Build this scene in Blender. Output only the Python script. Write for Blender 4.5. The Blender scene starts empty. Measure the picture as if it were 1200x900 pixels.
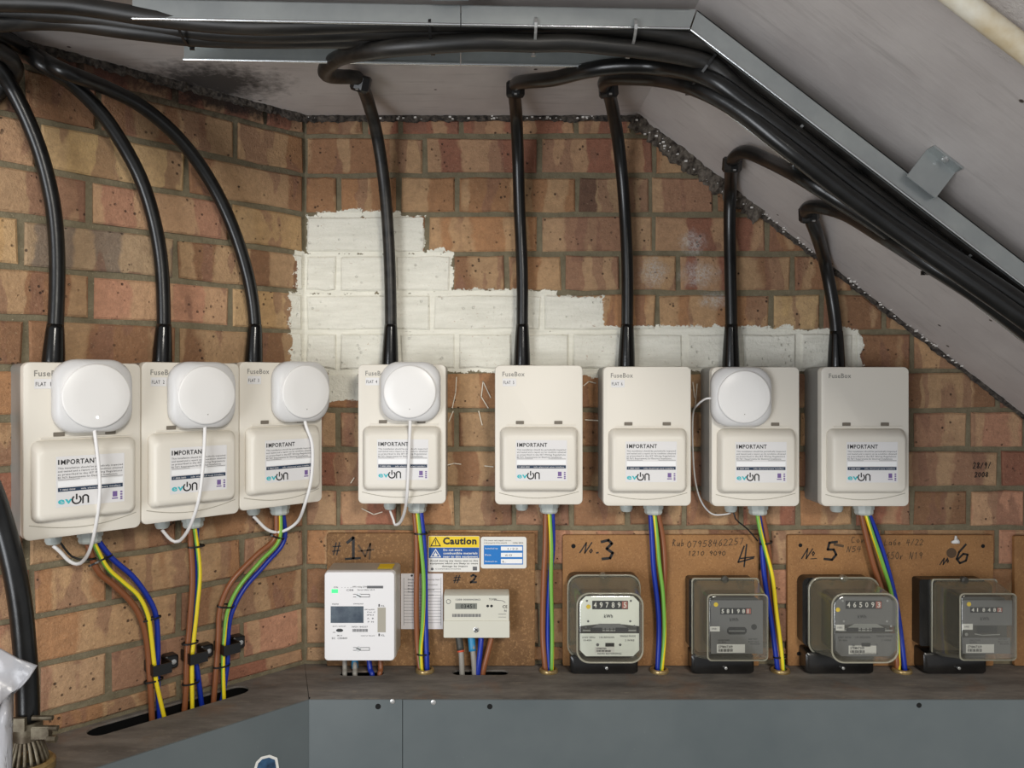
import bpy, bmesh, math, random
from mathutils import Vector, Matrix
random.seed(7)
S = bpy.context.scene
COL = S.collection
# ---------------------------------------------------------------- camera
F, D, EYE = 901.0, 1.475, 1.5          # focal length in px, distance to the back wall, eye height
VX, VY = 575.0, 447.0                  # vanishing point of the wall normal
cam = bpy.data.objects.new('camera', bpy.data.cameras.new('camera')); COL.objects.link(cam)
cam.location = (0, -D, EYE); cam.rotation_euler = (math.pi/2, 0, 0)
cam.data.sensor_width = 36; cam.data.lens = 36*F/1200
cam.data.shift_x = (600-VX)/1200; cam.data.shift_y = -(450-VY)/1200
cam.data.clip_start = .02
S.camera = cam
# ---------------------------------------------------------------- world, lights, exposure
w = bpy.data.worlds.new('world'); S.world = w; w.use_nodes = True
w.node_tree.nodes['Background'].inputs[0].default_value = (.95, .97, 1, 1)
w.node_tree.nodes['Background'].inputs[1].default_value = .42
def area(name, loc, target, sx, sy, power, col):
    l = bpy.data.lights.new(name, 'AREA'); l.shape = 'RECTANGLE'; l.size = sx; l.size_y = sy; l.energy = power; l.color = col
    o = bpy.data.objects.new(name, l); COL.objects.link(o); o.location = loc
    o.rotation_euler = (Vector(target)-Vector(loc)).to_track_quat('-Z', 'Y').to_euler()
    return o
area('hall_lamp', (.75, -2.7, 2.42), (.2, 0, 1.25), .6, .5, 34, (1, .95, .86))
area('added_soffit_fill', (-1.5, -3.0, .95), (.6, -.3, 1.6), 1.0, 1.7, 42, (.93, .96, 1))  # added fill lamp with no seen source, brightens the sloping soffit
S.view_settings.view_transform = 'Standard'; S.view_settings.look = 'None'
S.view_settings.gamma = 1; S.view_settings.exposure = 0.15
# ---------------------------------------------------------------- frames
def P(px, py, t): return Vector(((px-VX)*t/F, -D+t, EYE-(py-VY)*t/F))
def U(px, py, d): return P(px, py, D-d)
A = math.radians(43.5); SA, CA = math.sin(A), math.cos(A)
CX = (357-VX)*D/F                       # corner of back wall and left wall
NR = Vector((SA, -CA, 0)); TR = Vector((CA, SA, 0))
def PL(px, py, n):
    r = (px-VX)/F
    return P(px, py, (n+CX*SA-D*CA)/(r*SA-CA))
ZC = EYE+.506; XF = .277; SL = .77      # flat ceiling height, fold, slope
ZL = EYE-.5417                          # shelf top
# ---------------------------------------------------------------- materials
def srgb(r, g, b):
    f = lambda c: (c/255/12.92 if c/255 <= .04045 else ((c/255+.055)/1.055)**2.4)
    return (f(r), f(g), f(b), 1)
def nt(name):
    m = bpy.data.materials.new(name); m.use_nodes = True
    t = m.node_tree
    return m, t, t.nodes['Principled BSDF']
def N(t, typ, **kw):
    n = t.nodes.new(typ)
    for k, v in kw.items():
        if k.startswith('i_'):
            n.inputs[int(k[2:])].default_value = v
        else: setattr(n, k, v)
    return n
def math_(t, op, a, b=None, clamp=False):
    n = t.nodes.new('ShaderNodeMath'); n.operation = op; n.use_clamp = clamp
    for i, v in enumerate((a, b)):
        if v is None: continue
        if isinstance(v, (int, float)): n.inputs[i].default_value = v
        else: t.links.new(v, n.inputs[i])
    return n.outputs[0]
def mixc(t, fac, a, b):
    n = t.nodes.new('ShaderNodeMix'); n.data_type = 'RGBA'
    for s, v in ((n.inputs[0], fac), (n.inputs[6], a), (n.inputs[7], b)):
        if isinstance(v, (int, float, tuple)): s.default_value = v
        else: t.links.new(v, s)
    return n.outputs[2]
def noise(t, vec, scale, detail=3, rough=.5):
    n = N(t, 'ShaderNodeTexNoise'); n.inputs['Scale'].default_value = scale
    n.inputs['Detail'].default_value = detail; n.inputs['Roughness'].default_value = rough
    t.links.new(vec, n.inputs['Vector']); return n.outputs['Fac']
def ramp(t, v, a, b):
    n = N(t, 'ShaderNodeMapRange'); n.inputs[1].default_value = a; n.inputs[2].default_value = b
    t.links.new(v, n.inputs[0]); return n.outputs[0]
def bump(t, p, h, strength, dist=.002):
    n = N(t, 'ShaderNodeBump'); n.inputs['Strength'].default_value = strength; n.inputs['Distance'].default_value = dist
    t.links.new(h, n.inputs['Height']); t.links.new(n.outputs[0], p.inputs['Normal'])
def mapping(t, vec, sc):
    n = N(t, 'ShaderNodeMapping'); n.inputs['Scale'].default_value = sc
    t.links.new(vec, n.inputs[0]); return n.outputs[0]
def simple(name, c, rough=.5, metal=0, c2=None, ns=30, bs=0, bscale=200, emit=0, coat=0, stretch=None):
    m, t, p = nt(name)
    p.inputs['Base Color'].default_value = srgb(*c); p.inputs['Roughness'].default_value = rough
    p.inputs['Metallic'].default_value = metal; p.inputs['Coat Weight'].default_value = coat
    g = N(t, 'ShaderNodeNewGeometry').outputs['Position']
    if stretch: g = mapping(t, g, stretch)
    if c2:
        f = ramp(t, noise(t, g, ns, 4, .6), .35, .65)
        t.links.new(mixc(t, f, srgb(*c), srgb(*c2)), p.inputs['Base Color'])
    if bs: bump(t, p, noise(t, g, bscale, 3), bs)
    if emit: p.inputs['Emission Color'].default_value = srgb(*c); p.inputs['Emission Strength'].default_value = emit
    return m
def rectmask(t, pos, rects, amp, soft):
    sep = N(t, 'ShaderNodeSeparateXYZ'); t.links.new(pos, sep.inputs[0]); X, Z = sep.outputs[0], sep.outputs[2]
    n1 = math_(t, 'MULTIPLY', math_(t, 'SUBTRACT', noise(t, pos, 38, 5, .75), .5), amp)
    best = None
    for (x0, x1, y0, y1) in rects:
        a, b = (x0-VX)*D/F, (x1-VX)*D/F; zt, zb = EYE-(y0-VY)*D/F, EYE-(y1-VY)*D/F
        v = math_(t, 'MINIMUM', math_(t, 'MINIMUM', math_(t, 'SUBTRACT', X, a), math_(t, 'SUBTRACT', b, X)),
                  math_(t, 'MINIMUM', math_(t, 'SUBTRACT', Z, zb), math_(t, 'SUBTRACT', zt, Z)))
        best = v if best is None else math_(t, 'MAXIMUM', best, v)
    return ramp(t, math_(t, 'ADD', best, n1), 0, soft)
def blob(t, pos, c, rad, streak=1):
    m = N(t, 'ShaderNodeVectorMath', operation='SUBTRACT'); t.links.new(pos, m.inputs[0]); m.inputs[1].default_value = c
    m2 = mapping(t, m.outputs[0], (1/rad[0], 1/rad[1], 1/rad[2]))
    l = N(t, 'ShaderNodeVectorMath', operation='LENGTH'); t.links.new(m2, l.inputs[0])
    d = math_(t, 'ADD', l.outputs['Value'], math_(t, 'MULTIPLY', math_(t, 'SUBTRACT', noise(t, pos, 60, 4, .7), .5), 1.2))
    return ramp(t, d, 1.0, .35)
PAINT = [(359, 498, 253, 299), (349, 531, 296, 345), (342, 606, 343, 392), (500, 708, 347, 392), (500, 655, 339, 352), (345, 1008, 385, 436),
         (600, 930, 382, 392), (384, 421, 430, 470), (420, 525, 430, 440), (640, 700, 430, 442), (372, 470, 247, 256), (500, 520, 292, 300)]
def paint_over(t, pos, col, amp=.036):
    """white brushed paint on the wall, where the painter left it"""
    m = rectmask(t, pos, PAINT, amp, .0012)
    hole = ramp(t, noise(t, mapping(t, pos, (1, 1, 1.6)), 110, 5, .8), .30, .36)
    m = math_(t, 'MULTIPLY', m, hole)
    pc = mixc(t, ramp(t, noise(t, mapping(t, pos, (14, 14, 90)), 1, 4, .6), .3, .7), srgb(244, 241, 228), srgb(226, 223, 209))
    c = mixc(t, m, col, pc)
    for cc, rr in (((765, 320), (.03, .1, .035)), ((818, 322), (.045, .1, .03)), ((838, 352), (.04, .1, .02)), ((812, 285), (.03, .1, .03))):
        q = U(cc[0], cc[1], 0)
        b = math_(t, 'MULTIPLY', math_(t, 'MULTIPLY', blob(t, pos, q, rr), ramp(t, noise(t, pos, 200, 4, .8), .35, .6)), .6)
        c = mixc(t, b, c, srgb(205, 202, 196))
    return c, m
def soot(t, pos, col):
    sep = N(t, 'ShaderNodeSeparateXYZ'); t.links.new(pos, sep.inputs[0])
    q = PL(262, 118, 0); b = blob(t, pos, q, (.17, .25, .035))
    c = mixc(t, math_(t, 'MULTIPLY', b, .92), col, srgb(14, 12, 11))
    q = PL(120, 80, 0); b = blob(t, pos, q, (.2, .25, .055))
    return mixc(t, math_(t, 'MULTIPLY', b, .8), c, srgb(50, 26, 18))
# brick
m, t, p = nt('fired_brick'); M = {}
pos = N(t, 'ShaderNodeNewGeometry').outputs['Position']; oi = N(t, 'ShaderNodeObjectInfo')
oc = N(t, 'ShaderNodeTexCoord').outputs['Object']
off = N(t, 'ShaderNodeVectorMath', operation='ADD'); t.links.new(oc, off.inputs[0])
sc = N(t, 'ShaderNodeVectorMath', operation='SCALE'); cmb = N(t, 'ShaderNodeCombineXYZ')
t.links.new(oi.outputs['Random'], cmb.inputs[0]); t.links.new(oi.outputs['Random'], cmb.inputs[2])
t.links.new(cmb.outputs[0], sc.inputs[0]); sc.inputs['Scale'].default_value = 37
t.links.new(sc.outputs[0], off.inputs[1]); ov = off.outputs[0]
wv = N(t, 'ShaderNodeVectorMath', operation='ADD'); t.links.new(ov, wv.inputs[0])
wn = N(t, 'ShaderNodeTexNoise'); wn.inputs['Scale'].default_value = 25; t.links.new(ov, wn.inputs['Vector'])
ws = N(t, 'ShaderNodeVectorMath', operation='SCALE'); t.links.new(wn.outputs['Color'], ws.inputs[0]); ws.inputs['Scale'].default_value = .022; t.links.new(ws.outputs[0], wv.inputs[1]); wo = wv.outputs[0]
band = ramp(t, noise(t, mapping(t, wo, (15, 15, 1.5)), 1, 1, .3), .50, .53)
b2 = ramp(t, noise(t, mapping(t, wo, (24, 24, 4)), 1.3, 1, .3), .58, .61)
tint = N(t, 'ShaderNodeHueSaturation'); t.links.new(oi.outputs['Color'], tint.inputs['Color'])
col = mixc(t, math_(t, 'MULTIPLY', band, .55), oi.outputs['Color'], srgb(188, 156, 116))
col = mixc(t, math_(t, 'MULTIPLY', b2, .55), col, srgb(128, 90, 72))
blot = ramp(t, noise(t, ov, 19, 5, .75), .42, .66)
col = mixc(t, math_(t, 'MULTIPLY', blot, .22), col, srgb(112, 82, 62))
hs = N(t, 'ShaderNodeHueSaturation'); t.links.new(col, hs.inputs['Color']); hs.inputs['Saturation'].default_value = .98
vv = math_(t, 'ADD', math_(t, 'MULTIPLY', noise(t, ov, 90, 6, .8), 1.1), .56); t.links.new(vv, hs.inputs['Value']); col = hs.outputs[0]
sp = N(t, 'ShaderNodeTexVoronoi'); sp.inputs['Scale'].default_value = 95; t.links.new(ov, sp.inputs['Vector'])
pits = math_(t, 'MULTIPLY', ramp(t, sp.outputs['Distance'], .24, .14), ramp(t, noise(t, ov, 30, 2), .52, .62))
col = mixc(t, math_(t, 'MULTIPLY', pits, .8), col, srgb(44, 30, 23))
col = mixc(t, math_(t, 'MULTIPLY', ramp(t, noise(t, ov, 300, 3, .85), .60, .72), .4), col, srgb(208, 184, 150))
col = soot(t, pos, col)
col, pm = paint_over(t, pos, col)
t.links.new(col, p.inputs['Base Color']); p.inputs['Roughness'].default_value = .85
h = math_(t, 'SUBTRACT', noise(t, ov, 160, 5, .7), math_(t, 'MULTIPLY', pits, .8)); bump(t, p, h, .9, .0035); M['brick'] = m
# mortar
m, t, p = nt('grey_mortar'); pos = N(t, 'ShaderNodeNewGeometry').outputs['Position']
col = mixc(t, ramp(t, noise(t, pos, 40, 5, .7), .3, .7), srgb(134, 124, 100), srgb(106, 97, 76))
col = mixc(t, ramp(t, noise(t, pos, 300, 2, .6), .66, .74), col, srgb(160, 148, 122))
col = soot(t, pos, col)
col, pm = paint_over(t, pos, col, .036)
t.links.new(col, p.inputs['Base Color']); p.inputs['Roughness'].default_value = .95
bump(t, p, noise(t, pos, 180, 5, .7), .8, .003); M['mortar'] = m
# ceiling paint
m, t, p = nt('painted_ceiling'); pos = N(t, 'ShaderNodeNewGeometry').outputs['Position']
col = mixc(t, ramp(t, noise(t, pos, 7, 4, .6), .3, .7), srgb(202, 196, 192), srgb(184, 177, 174))
col = mixc(t, math_(t, 'MULTIPLY', ramp(t, noise(t, mapping(t, pos, (6, 60, 6)), 1.2, 4, .7), .55, .72), .3), col, srgb(126, 120, 116))
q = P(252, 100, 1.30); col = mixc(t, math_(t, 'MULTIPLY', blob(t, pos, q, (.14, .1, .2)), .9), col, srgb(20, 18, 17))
vo = N(t, 'ShaderNodeTexVoronoi'); vo.inputs['Scale'].default_value = 16; t.links.new(pos, vo.inputs['Vector'])
col = mixc(t, ramp(t, vo.outputs['Distance'], .06, .04), col, srgb(70, 60, 54))
q = P(1175, 60, .72); fl = blob(t, pos, q, (.07, .06, .06)); fn = noise(t, pos, 70, 4, .7)
col = mixc(t, math_(t, 'MULTIPLY', fl, math_(t, 'MULTIPLY', ramp(t, fn, .5, .6), .6)), col, srgb(216, 212, 204))
t.links.new(col, p.inputs['Base Color']); p.inputs['Roughness'].default_value = .62
hb = math_(t, 'ADD', math_(t, 'MULTIPLY', noise(t, mapping(t, pos, (10, 60, 10)), 1, 4, .7), .6), math_(t, 'MULTIPLY', math_(t, 'MULTIPLY', fl, fn), 2.5))
bump(t, p, hb, .35, .003); M['ceiling'] = m
# boards
def board_mat(name, c1, c2, fleck, ns):
    m, t, p = nt(name); pos = N(t, 'ShaderNodeNewGeometry').outputs['Position']
    col = mixc(t, ramp(t, noise(t, pos, 9, 4, .6), .3, .7), srgb(*c1), srgb(*c2))
    col = mixc(t, math_(t, 'MULTIPLY', ramp(t, noise(t, pos, ns, 3, .8), .54, .62), .45), col, srgb(*fleck))
    col = mixc(t, math_(t, 'MULTIPLY', ramp(t, noise(t, pos, ns*1.3, 3, .8), .42, .34), .5), col, srgb(c2[0]*.6, c2[1]*.6, c2[2]*.6))
    t.links.new(col, p.inputs['Base Color']); p.inputs['Roughness'].default_value = .75
    bump(t, p, noise(t, pos, ns, 3, .7), .3, .001); return m
M['chipboard'] = board_mat('dark_chipboard', (140, 102, 62), (112, 80, 48), (178, 138, 92), 190)
M['hardboard'] = board_mat('orange_hardboard', (162, 117, 70), (140, 99, 60), (180, 136, 88), 260)
# shelf and steel
m, t, p = nt('worn_shelf'); pos = N(t, 'ShaderNodeNewGeometry').outputs['Position']
col = mixc(t, ramp(t, noise(t, mapping(t, pos, (5, 16, 5)), 2, 5, .7), .35, .65), srgb(130, 124, 117), srgb(96, 91, 86))
col = mixc(t, math_(t, 'MULTIPLY', ramp(t, noise(t, mapping(t, pos, (10, 40, 10)), 1.5, 5, .8), .58, .66), .5), col, srgb(150, 140, 126))
col = mixc(t, math_(t, 'MULTIPLY', ramp(t, noise(t, pos, 11, 4, .6), .56, .68), .4), col, srgb(132, 100, 76))
t.links.new(col, p.inputs['Base Color']); p.inputs['Roughness'].default_value = .7; bump(t, p, noise(t, pos, 120, 4, .7), .4, .002); M['shelf'] = m
m, t, p = nt('grey_painted_steel'); pos = N(t, 'ShaderNodeNewGeometry').outputs['Position']
col = mixc(t, ramp(t, noise(t, pos, 5, 4, .6), .3, .7), srgb(96, 103, 104), srgb(84, 92, 94))
col = mixc(t, math_(t, 'MULTIPLY', ramp(t, noise(t, pos, 90, 3, .8), .70, .78), .5), col, srgb(150, 154, 154))
t.links.new(col, p.inputs['Base Color']); p.inputs['Roughness'].default_value = .42; bump(t, p, noise(t, pos, 30, 3), .08, .002); M['steel'] = m
M['galv'] = simple('galvanised_steel', (182, 187, 185), .34, .6, (166, 171, 171), 14, .05, 60)
M['bead'] = simple('painted_lip_highlight', (232, 236, 238), .22, 1)  # brighter than the tray metal: the lips' caught light put into the colour
M['case'] = simple('cream_plastic', (226, 220, 208), .45)
M['body'] = simple('grey_box_plastic', (150, 148, 142), .4, c2=(140, 138, 132), ns=20)
M['white'] = simple('white_plastic', (236, 234, 231), .32)
M['puckside'] = simple('pale_grey_plastic', (216, 215, 214), .42)
M['gland'] = simple('light_grey_nylon', (188, 194, 189), .42)
M['cable'] = simple('black_sheath', (13, 13, 13), .28, c2=(24, 24, 23), ns=40, bs=.12, bscale=40)
M['dusty'] = simple('dusty_black_sheath', (15, 15, 14), .42, c2=(46, 43, 39), ns=60, bs=.3, bscale=60, stretch=(.15, 1, 1))
M['boot'] = simple('black_heat_shrink', (12, 12, 12), .18, bs=.2, bscale=30)
M['black'] = simple('black_plastic', (18, 18, 18), .35)
M['bakelite'] = simple('black_bakelite', (16, 15, 15), .25, c2=(32, 30, 28), ns=20)
M['brown'] = simple('brown_pvc', (138, 84, 52), .35)
M['blue'] = simple('blue_pvc', (22, 50, 158), .35)
M['green'] = simple('green_pvc', (118, 176, 70), .35)
M['yellow'] = simple('yellow_pvc', (238, 214, 40), .35)
M['flex'] = simple('white_flex', (228, 226, 224), .35)
M['greytail'] = simple('grey_tail_sheath', (150, 146, 138), .45)
M['cyan'] = simple('light_blue_sleeve', (44, 132, 178), .4)
M['redband'] = simple('red_band', (206, 84, 54), .5)
M['brass'] = simple('brass', (190, 166, 118), .3, .6, (150, 124, 78), 60)
M['pipe'] = simple('cream_painted_pipe', (228, 222, 204), .5, c2=(204, 186, 150), ns=22, bs=.4, bscale=60)
M['screw'] = simple('zinc_screw', (196, 196, 194), .3, .7)
M['hole'] = simple('black_hole', (6, 6, 6), .9)
M['armour'] = simple('dull_armour_wire', (126, 118, 100), .45, .6, (84, 74, 60), 60)
M['caution'] = simple('sign_yellow', (240, 206, 32), .4)
M['signwhite'] = simple('sign_white', (230, 228, 222), .35)
M['signblue'] = simple('sign_blue', (20, 84, 158), .4)
M['tagblue'] = simple('tag_blue', (24, 118, 196), .4)
M['ink'] = simple('ink_black', (20, 20, 22), .5)
M['marker'] = simple('marker_black', (26, 22, 20), .6)
M['smudge'] = simple('worn_marker', (84, 64, 44), .7)
M['grey_ink'] = simple('grey_print', (132, 130, 124), .5)
M['fine'] = simple('fine_print_grey', (96, 96, 98), .5)
M['navy'] = simple('print_navy', (30, 52, 76), .5)
M['teal'] = simple('print_teal', (64, 184, 192), .5)
M['purple'] = simple('print_purple', (116, 92, 148), .5)
M['label'] = simple('label_white', (225, 223, 222), .4)
M['labelbright'] = simple('label_bright_white', (243, 243, 243), .4)
M['seam'] = simple('moulded_groove', (170, 164, 150), .6)
M['slot'] = simple('hinge_slot_grey', (112, 104, 92), .6)
M['chalk'] = simple('chalk_white', (226, 216, 198), .9)
M['bottle'] = simple('white_tape', (226, 224, 220), .5)
M['paper'] = simple('white_card', (226, 222, 222), .7)
M['lcd'] = simple('lcd_dark', (58, 70, 84), .15, c2=(86, 98, 108), ns=50, coat=.5)
M['lcdg'] = simple('lcd_grey', (128, 130, 122), .2)
M['led'] = simple('green_led', (60, 235, 130), .4, emit=.5)
M['ledw'] = simple('white_led', (255, 255, 255), .4, emit=1.2)
M['meterw'] = simple('meter_white', (232, 230, 230), .34)
M['meterg'] = simple('meter_greywhite', (212, 210, 196), .42)
M['meterside'] = simple('meter_clear_side', (176, 168, 156), .35)
M['dialw'] = simple('dial_white', (240, 243, 234), .45)
M['dialg'] = simple('dial_grey', (108, 108, 108), .45)
M['dialframe'] = simple('dial_frame_dark', (62, 60, 54), .5)
M['redwheel'] = simple('register_red', (176, 100, 88), .5)
M['alu'] = simple('aluminium_disc', (176, 176, 170), .3, .7)
M['inner'] = simple('meter_inner_back', (112, 100, 78), .5, c2=(94, 84, 66), ns=20)
M['sticker'] = simple('sticker_blue', (58, 92, 126), .4, c2=(28, 44, 64), ns=60)
M['floor'] = simple('concrete_floor', (120, 116, 110), .8, c2=(98, 94, 88), ns=12, bs=.3)
m, t, p = nt('clear_cover'); t.nodes.remove(p)
tr = N(t, 'ShaderNodeBsdfTransparent'); tr.inputs[0].default_value = (.93, .93, .90, 1)
gl = N(t, 'ShaderNodeBsdfGlossy'); gl.inputs['Roughness'].default_value = .12; gl.inputs[0].default_value = (1, 1, .96, 1)
df = N(t, 'ShaderNodeBsdfDiffuse'); df.inputs[0].default_value = srgb(190, 184, 164)
lw = N(t, 'ShaderNodeLayerWeight'); lw.inputs[0].default_value = .5
mx = N(t, 'ShaderNodeMixShader'); t.links.new(math_(t, 'MULTIPLY', lw.outputs['Facing'], .42), mx.inputs[0])
t.links.new(tr.outputs[0], mx.inputs[1]); t.links.new(df.outputs[0], mx.inputs[2])
mx2 = N(t, 'ShaderNodeMixShader'); t.links.new(math_(t, 'ADD', math_(t, 'MULTIPLY', lw.outputs['Fresnel'], .5), .03), mx2.inputs[0])
t.links.new(mx.outputs[0], mx2.inputs[1]); t.links.new(gl.outputs[0], mx2.inputs[2])
t.links.new(mx2.outputs[0], t.nodes['Material Output'].inputs[0]); M['clear'] = m
m, t, p = nt('moulded_glass_rim'); p.inputs['Base Color'].default_value = srgb(184, 180, 162); p.inputs['Roughness'].default_value = .12
tr = N(t, 'ShaderNodeBsdfTransparent'); mx = N(t, 'ShaderNodeMixShader'); mx.inputs[0].default_value = .5
t.links.new(tr.outputs[0], mx.inputs[1]); t.links.new(p.outputs[0], mx.inputs[2]); t.links.new(mx.outputs[0], t.nodes['Material Output'].inputs[0]); M['rim'] = m
m, t, p = nt('milky_polythene'); p.inputs['Base Color'].default_value = srgb(186, 186, 190); p.inputs['Roughness'].default_value = .25
tr = N(t, 'ShaderNodeBsdfTransparent'); mx = N(t, 'ShaderNodeMixShader'); mx.inputs[0].default_value = .72
t.links.new(tr.outputs[0], mx.inputs[1]); t.links.new(p.outputs[0], mx.inputs[2]); t.links.new(mx.outputs[0], t.nodes['Material Output'].inputs[0])
pos = N(t, 'ShaderNodeNewGeometry').outputs['Position']; bump(t, p, noise(t, pos, 30, 3), .5, .004); M['poly'] = m
# ---------------------------------------------------------------- object helpers
def tag(o, label=None, cat=None, group=None, kind=None):
    if label: o['label'] = label
    if cat: o['category'] = cat
    if group: o['group'] = group
    if kind: o['kind'] = kind
    return o
def empty(name, loc, rz=0, label=None, cat=None, group=None):
    o = bpy.data.objects.new(name, None); COL.objects.link(o); o.location = loc; o.rotation_euler = (0, 0, rz)
    o.empty_display_size = .02
    o['_m'] = 0; del o['_m']
    return tag(o, label, cat, group)
def mat4(o): return Matrix.Translation(o.location) @ Matrix.Rotation(o.rotation_euler.z, 4, 'Z')
def mesh(name, vs, fs, mats, parent=None, smooth=False, fm=None, world=False, sharp=None):
    """world=True: vertices are world points, brought into the parent's frame"""
    me = bpy.data.meshes.new(name)
    if world and parent is not None:
        r = parent
        base = mat4(r) if r.parent is None else mat4(r.parent)
        inv = base.inverted(); vs = [inv @ Vector(v) for v in vs]
    me.from_pydata([tuple(v) for v in vs], [], fs)
    if not isinstance(mats, (list, tuple)): mats = [mats]
    for k in mats: me.materials.append(M[k])
    if fm: me.polygons.foreach_set('material_index', fm)
    if smooth: me.polygons.foreach_set('use_smooth', [True]*len(fs))
    me.update()
    bmn = bmesh.new(); bmn.from_mesh(me); bmesh.ops.recalc_face_normals(bmn, faces=bmn.faces); bmn.to_mesh(me); bmn.free()
    if sharp: me.set_sharp_from_angle(angle=math.radians(sharp))
    o = bpy.data.objects.new(name, me); COL.objects.link(o)
    if parent is not None: o.parent = parent
    return o
def merge(parts):
    V, Fc = [], []
    for v, f in parts:
        n = len(V); V += list(v); Fc += [tuple(i+n for i in q) for q in f]
    return V, Fc
def box(x0, x1, y0, y1, z0, z1):
    v = [(x, y, z) for x in (x0, x1) for y in (y0, y1) for z in (z0, z1)]
    return v, [(0, 1, 3, 2), (4, 6, 7, 5), (0, 4, 5, 1), (2, 3, 7, 6), (0, 2, 6, 4), (1, 5, 7, 3)]
def rr(x0, x1, z0, z1, r, n=5):
    r = min(r, (x1-x0)/2-1e-6, (z1-z0)/2-1e-6); out = []
    for cx, cz, a0 in ((x1-r, z1-r, 0), (x0+r, z1-r, 90), (x0+r, z0+r, 180), (x1-r, z0+r, 270)):
        for i in range(n+1):
            a = math.radians(a0+90*i/n); out.append((cx+r*math.cos(a), cz+r*math.sin(a)))
    return out
def loft(rings, cap=(True, True)):
    n = len(rings[0]); V = [p for r in rings for p in r]; Fc = []
    for k in range(len(rings)-1):
        for i in range(n):
            j = (i+1) % n; Fc.append((k*n+i, k*n+j, (k+1)*n+j, (k+1)*n+i))
    if cap[0]: Fc.append(tuple(range(n))[::-1])
    if cap[1]: Fc.append(tuple((len(rings)-1)*n+i for i in range(n)))
    return V, Fc
def rloft(specs, n=5, cap=(True, True)):
    """specs: (y, x0, x1, z0, z1, r) rounded rectangles stacked along -y"""
    return loft([[(x, s[0], z) for x, z in rr(*s[1:6], n)] for s in specs], cap)
def cyl(axis, c, r0, r1, a, b, n=16, cap=(True, True)):
    rings = []
    for rad, h in ((r0, a), (r1, b)):
        ring = []
        for i in range(n):
            q = 2*math.pi*i/n; u, v = rad*math.cos(q), rad*math.sin(q)
            ring.append({'x': (h, c[1]+u, c[2]+v), 'y': (c[0]+u, h, c[2]+v), 'z': (c[0]+u, c[1]+v, h)}[axis])
        rings.append(ring)
    return loft(rings, cap)
def lathe(c, prof, n=20, axis='z'):
    rings = []
    for r, h in prof:
        rings.append([(c[0]+r*math.cos(2*math.pi*i/n), c[1]+r*math.sin(2*math.pi*i/n), h) if axis == 'z' else
                      (c[0]+r*math.cos(2*math.pi*i/n), h, c[2]+r*math.sin(2*math.pi*i/n)) for i in range(n)])
    return loft(rings)
def spline(pts, step=.008):
    pts = [Vector(q) for q in pts]; e = [2*pts[0]-pts[1]]+pts+[2*pts[-1]-pts[-2]]; out = []
    for i in range(1, len(e)-2):
        a, b, c, d = e[i-1:i+3]; n = max(2, int((c-b).length/step))
        for k in range(n):
            t = k/n
            out.append(.5*((2*b)+(c-a)*t+(2*a-5*b+4*c-d)*t*t+(3*b-a-3*c+d)*t**3))
    return out+[pts[-1]]
def tube(pts, r, n=10, step=.008, rad=None, flat=1, twist=0, two=False, ph=0):
    q = spline(pts, step); m = len(q); rings = []; up = None
    for i, p_ in enumerate(q):
        tg = (q[min(i+1, m-1)]-q[max(i-1, 0)]).normalized()
        if up is None:
            up = Vector((0, -1, 0)) if abs(tg.y) < .9 else Vector((1, 0, 0))
        up = (up-tg*up.dot(tg)).normalized(); sd = tg.cross(up)
        R = r if rad is None else rad(i/(m-1))*r
        tw = twist*i/m+ph
        rings.append([p_+up*(R*math.cos(2*math.pi*k/n+tw))*flat+sd*R*math.sin(2*math.pi*k/n+tw) for k in range(n)])
    V, Fc = loft(rings)
    fm = [0 if (i % n) < n/2 else 1 for i in range(len(Fc)-2)]+[0, 0] if two else None
    return V, Fc, fm
TXT = {}
def textmesh(s, bold=0):
    if (s, bold) not in TXT:
        c = bpy.data.curves.new('t', 'FONT'); c.body = s; c.offset = bold; c.size = 1; c.resolution_u = 2; c.space_character = 1.1
        o = bpy.data.objects.new('t', c); COL.objects.link(o)
        dg = bpy.context.evaluated_depsgraph_get(); me = bpy.data.meshes.new_from_object(o.evaluated_get(dg))
        v = [(a.co.x, a.co.y) for a in me.vertices]; f = [tuple(a.vertices) for a in me.polygons]
        bpy.data.objects.remove(o); bpy.data.curves.remove(c); bpy.data.meshes.remove(me)
        x0 = min(a[0] for a in v); x1 = max(a[0] for a in v); TXT[(s, bold)] = ([(a-x0, b) for a, b in v], f, x1-x0)
    return TXT[(s, bold)]
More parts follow.
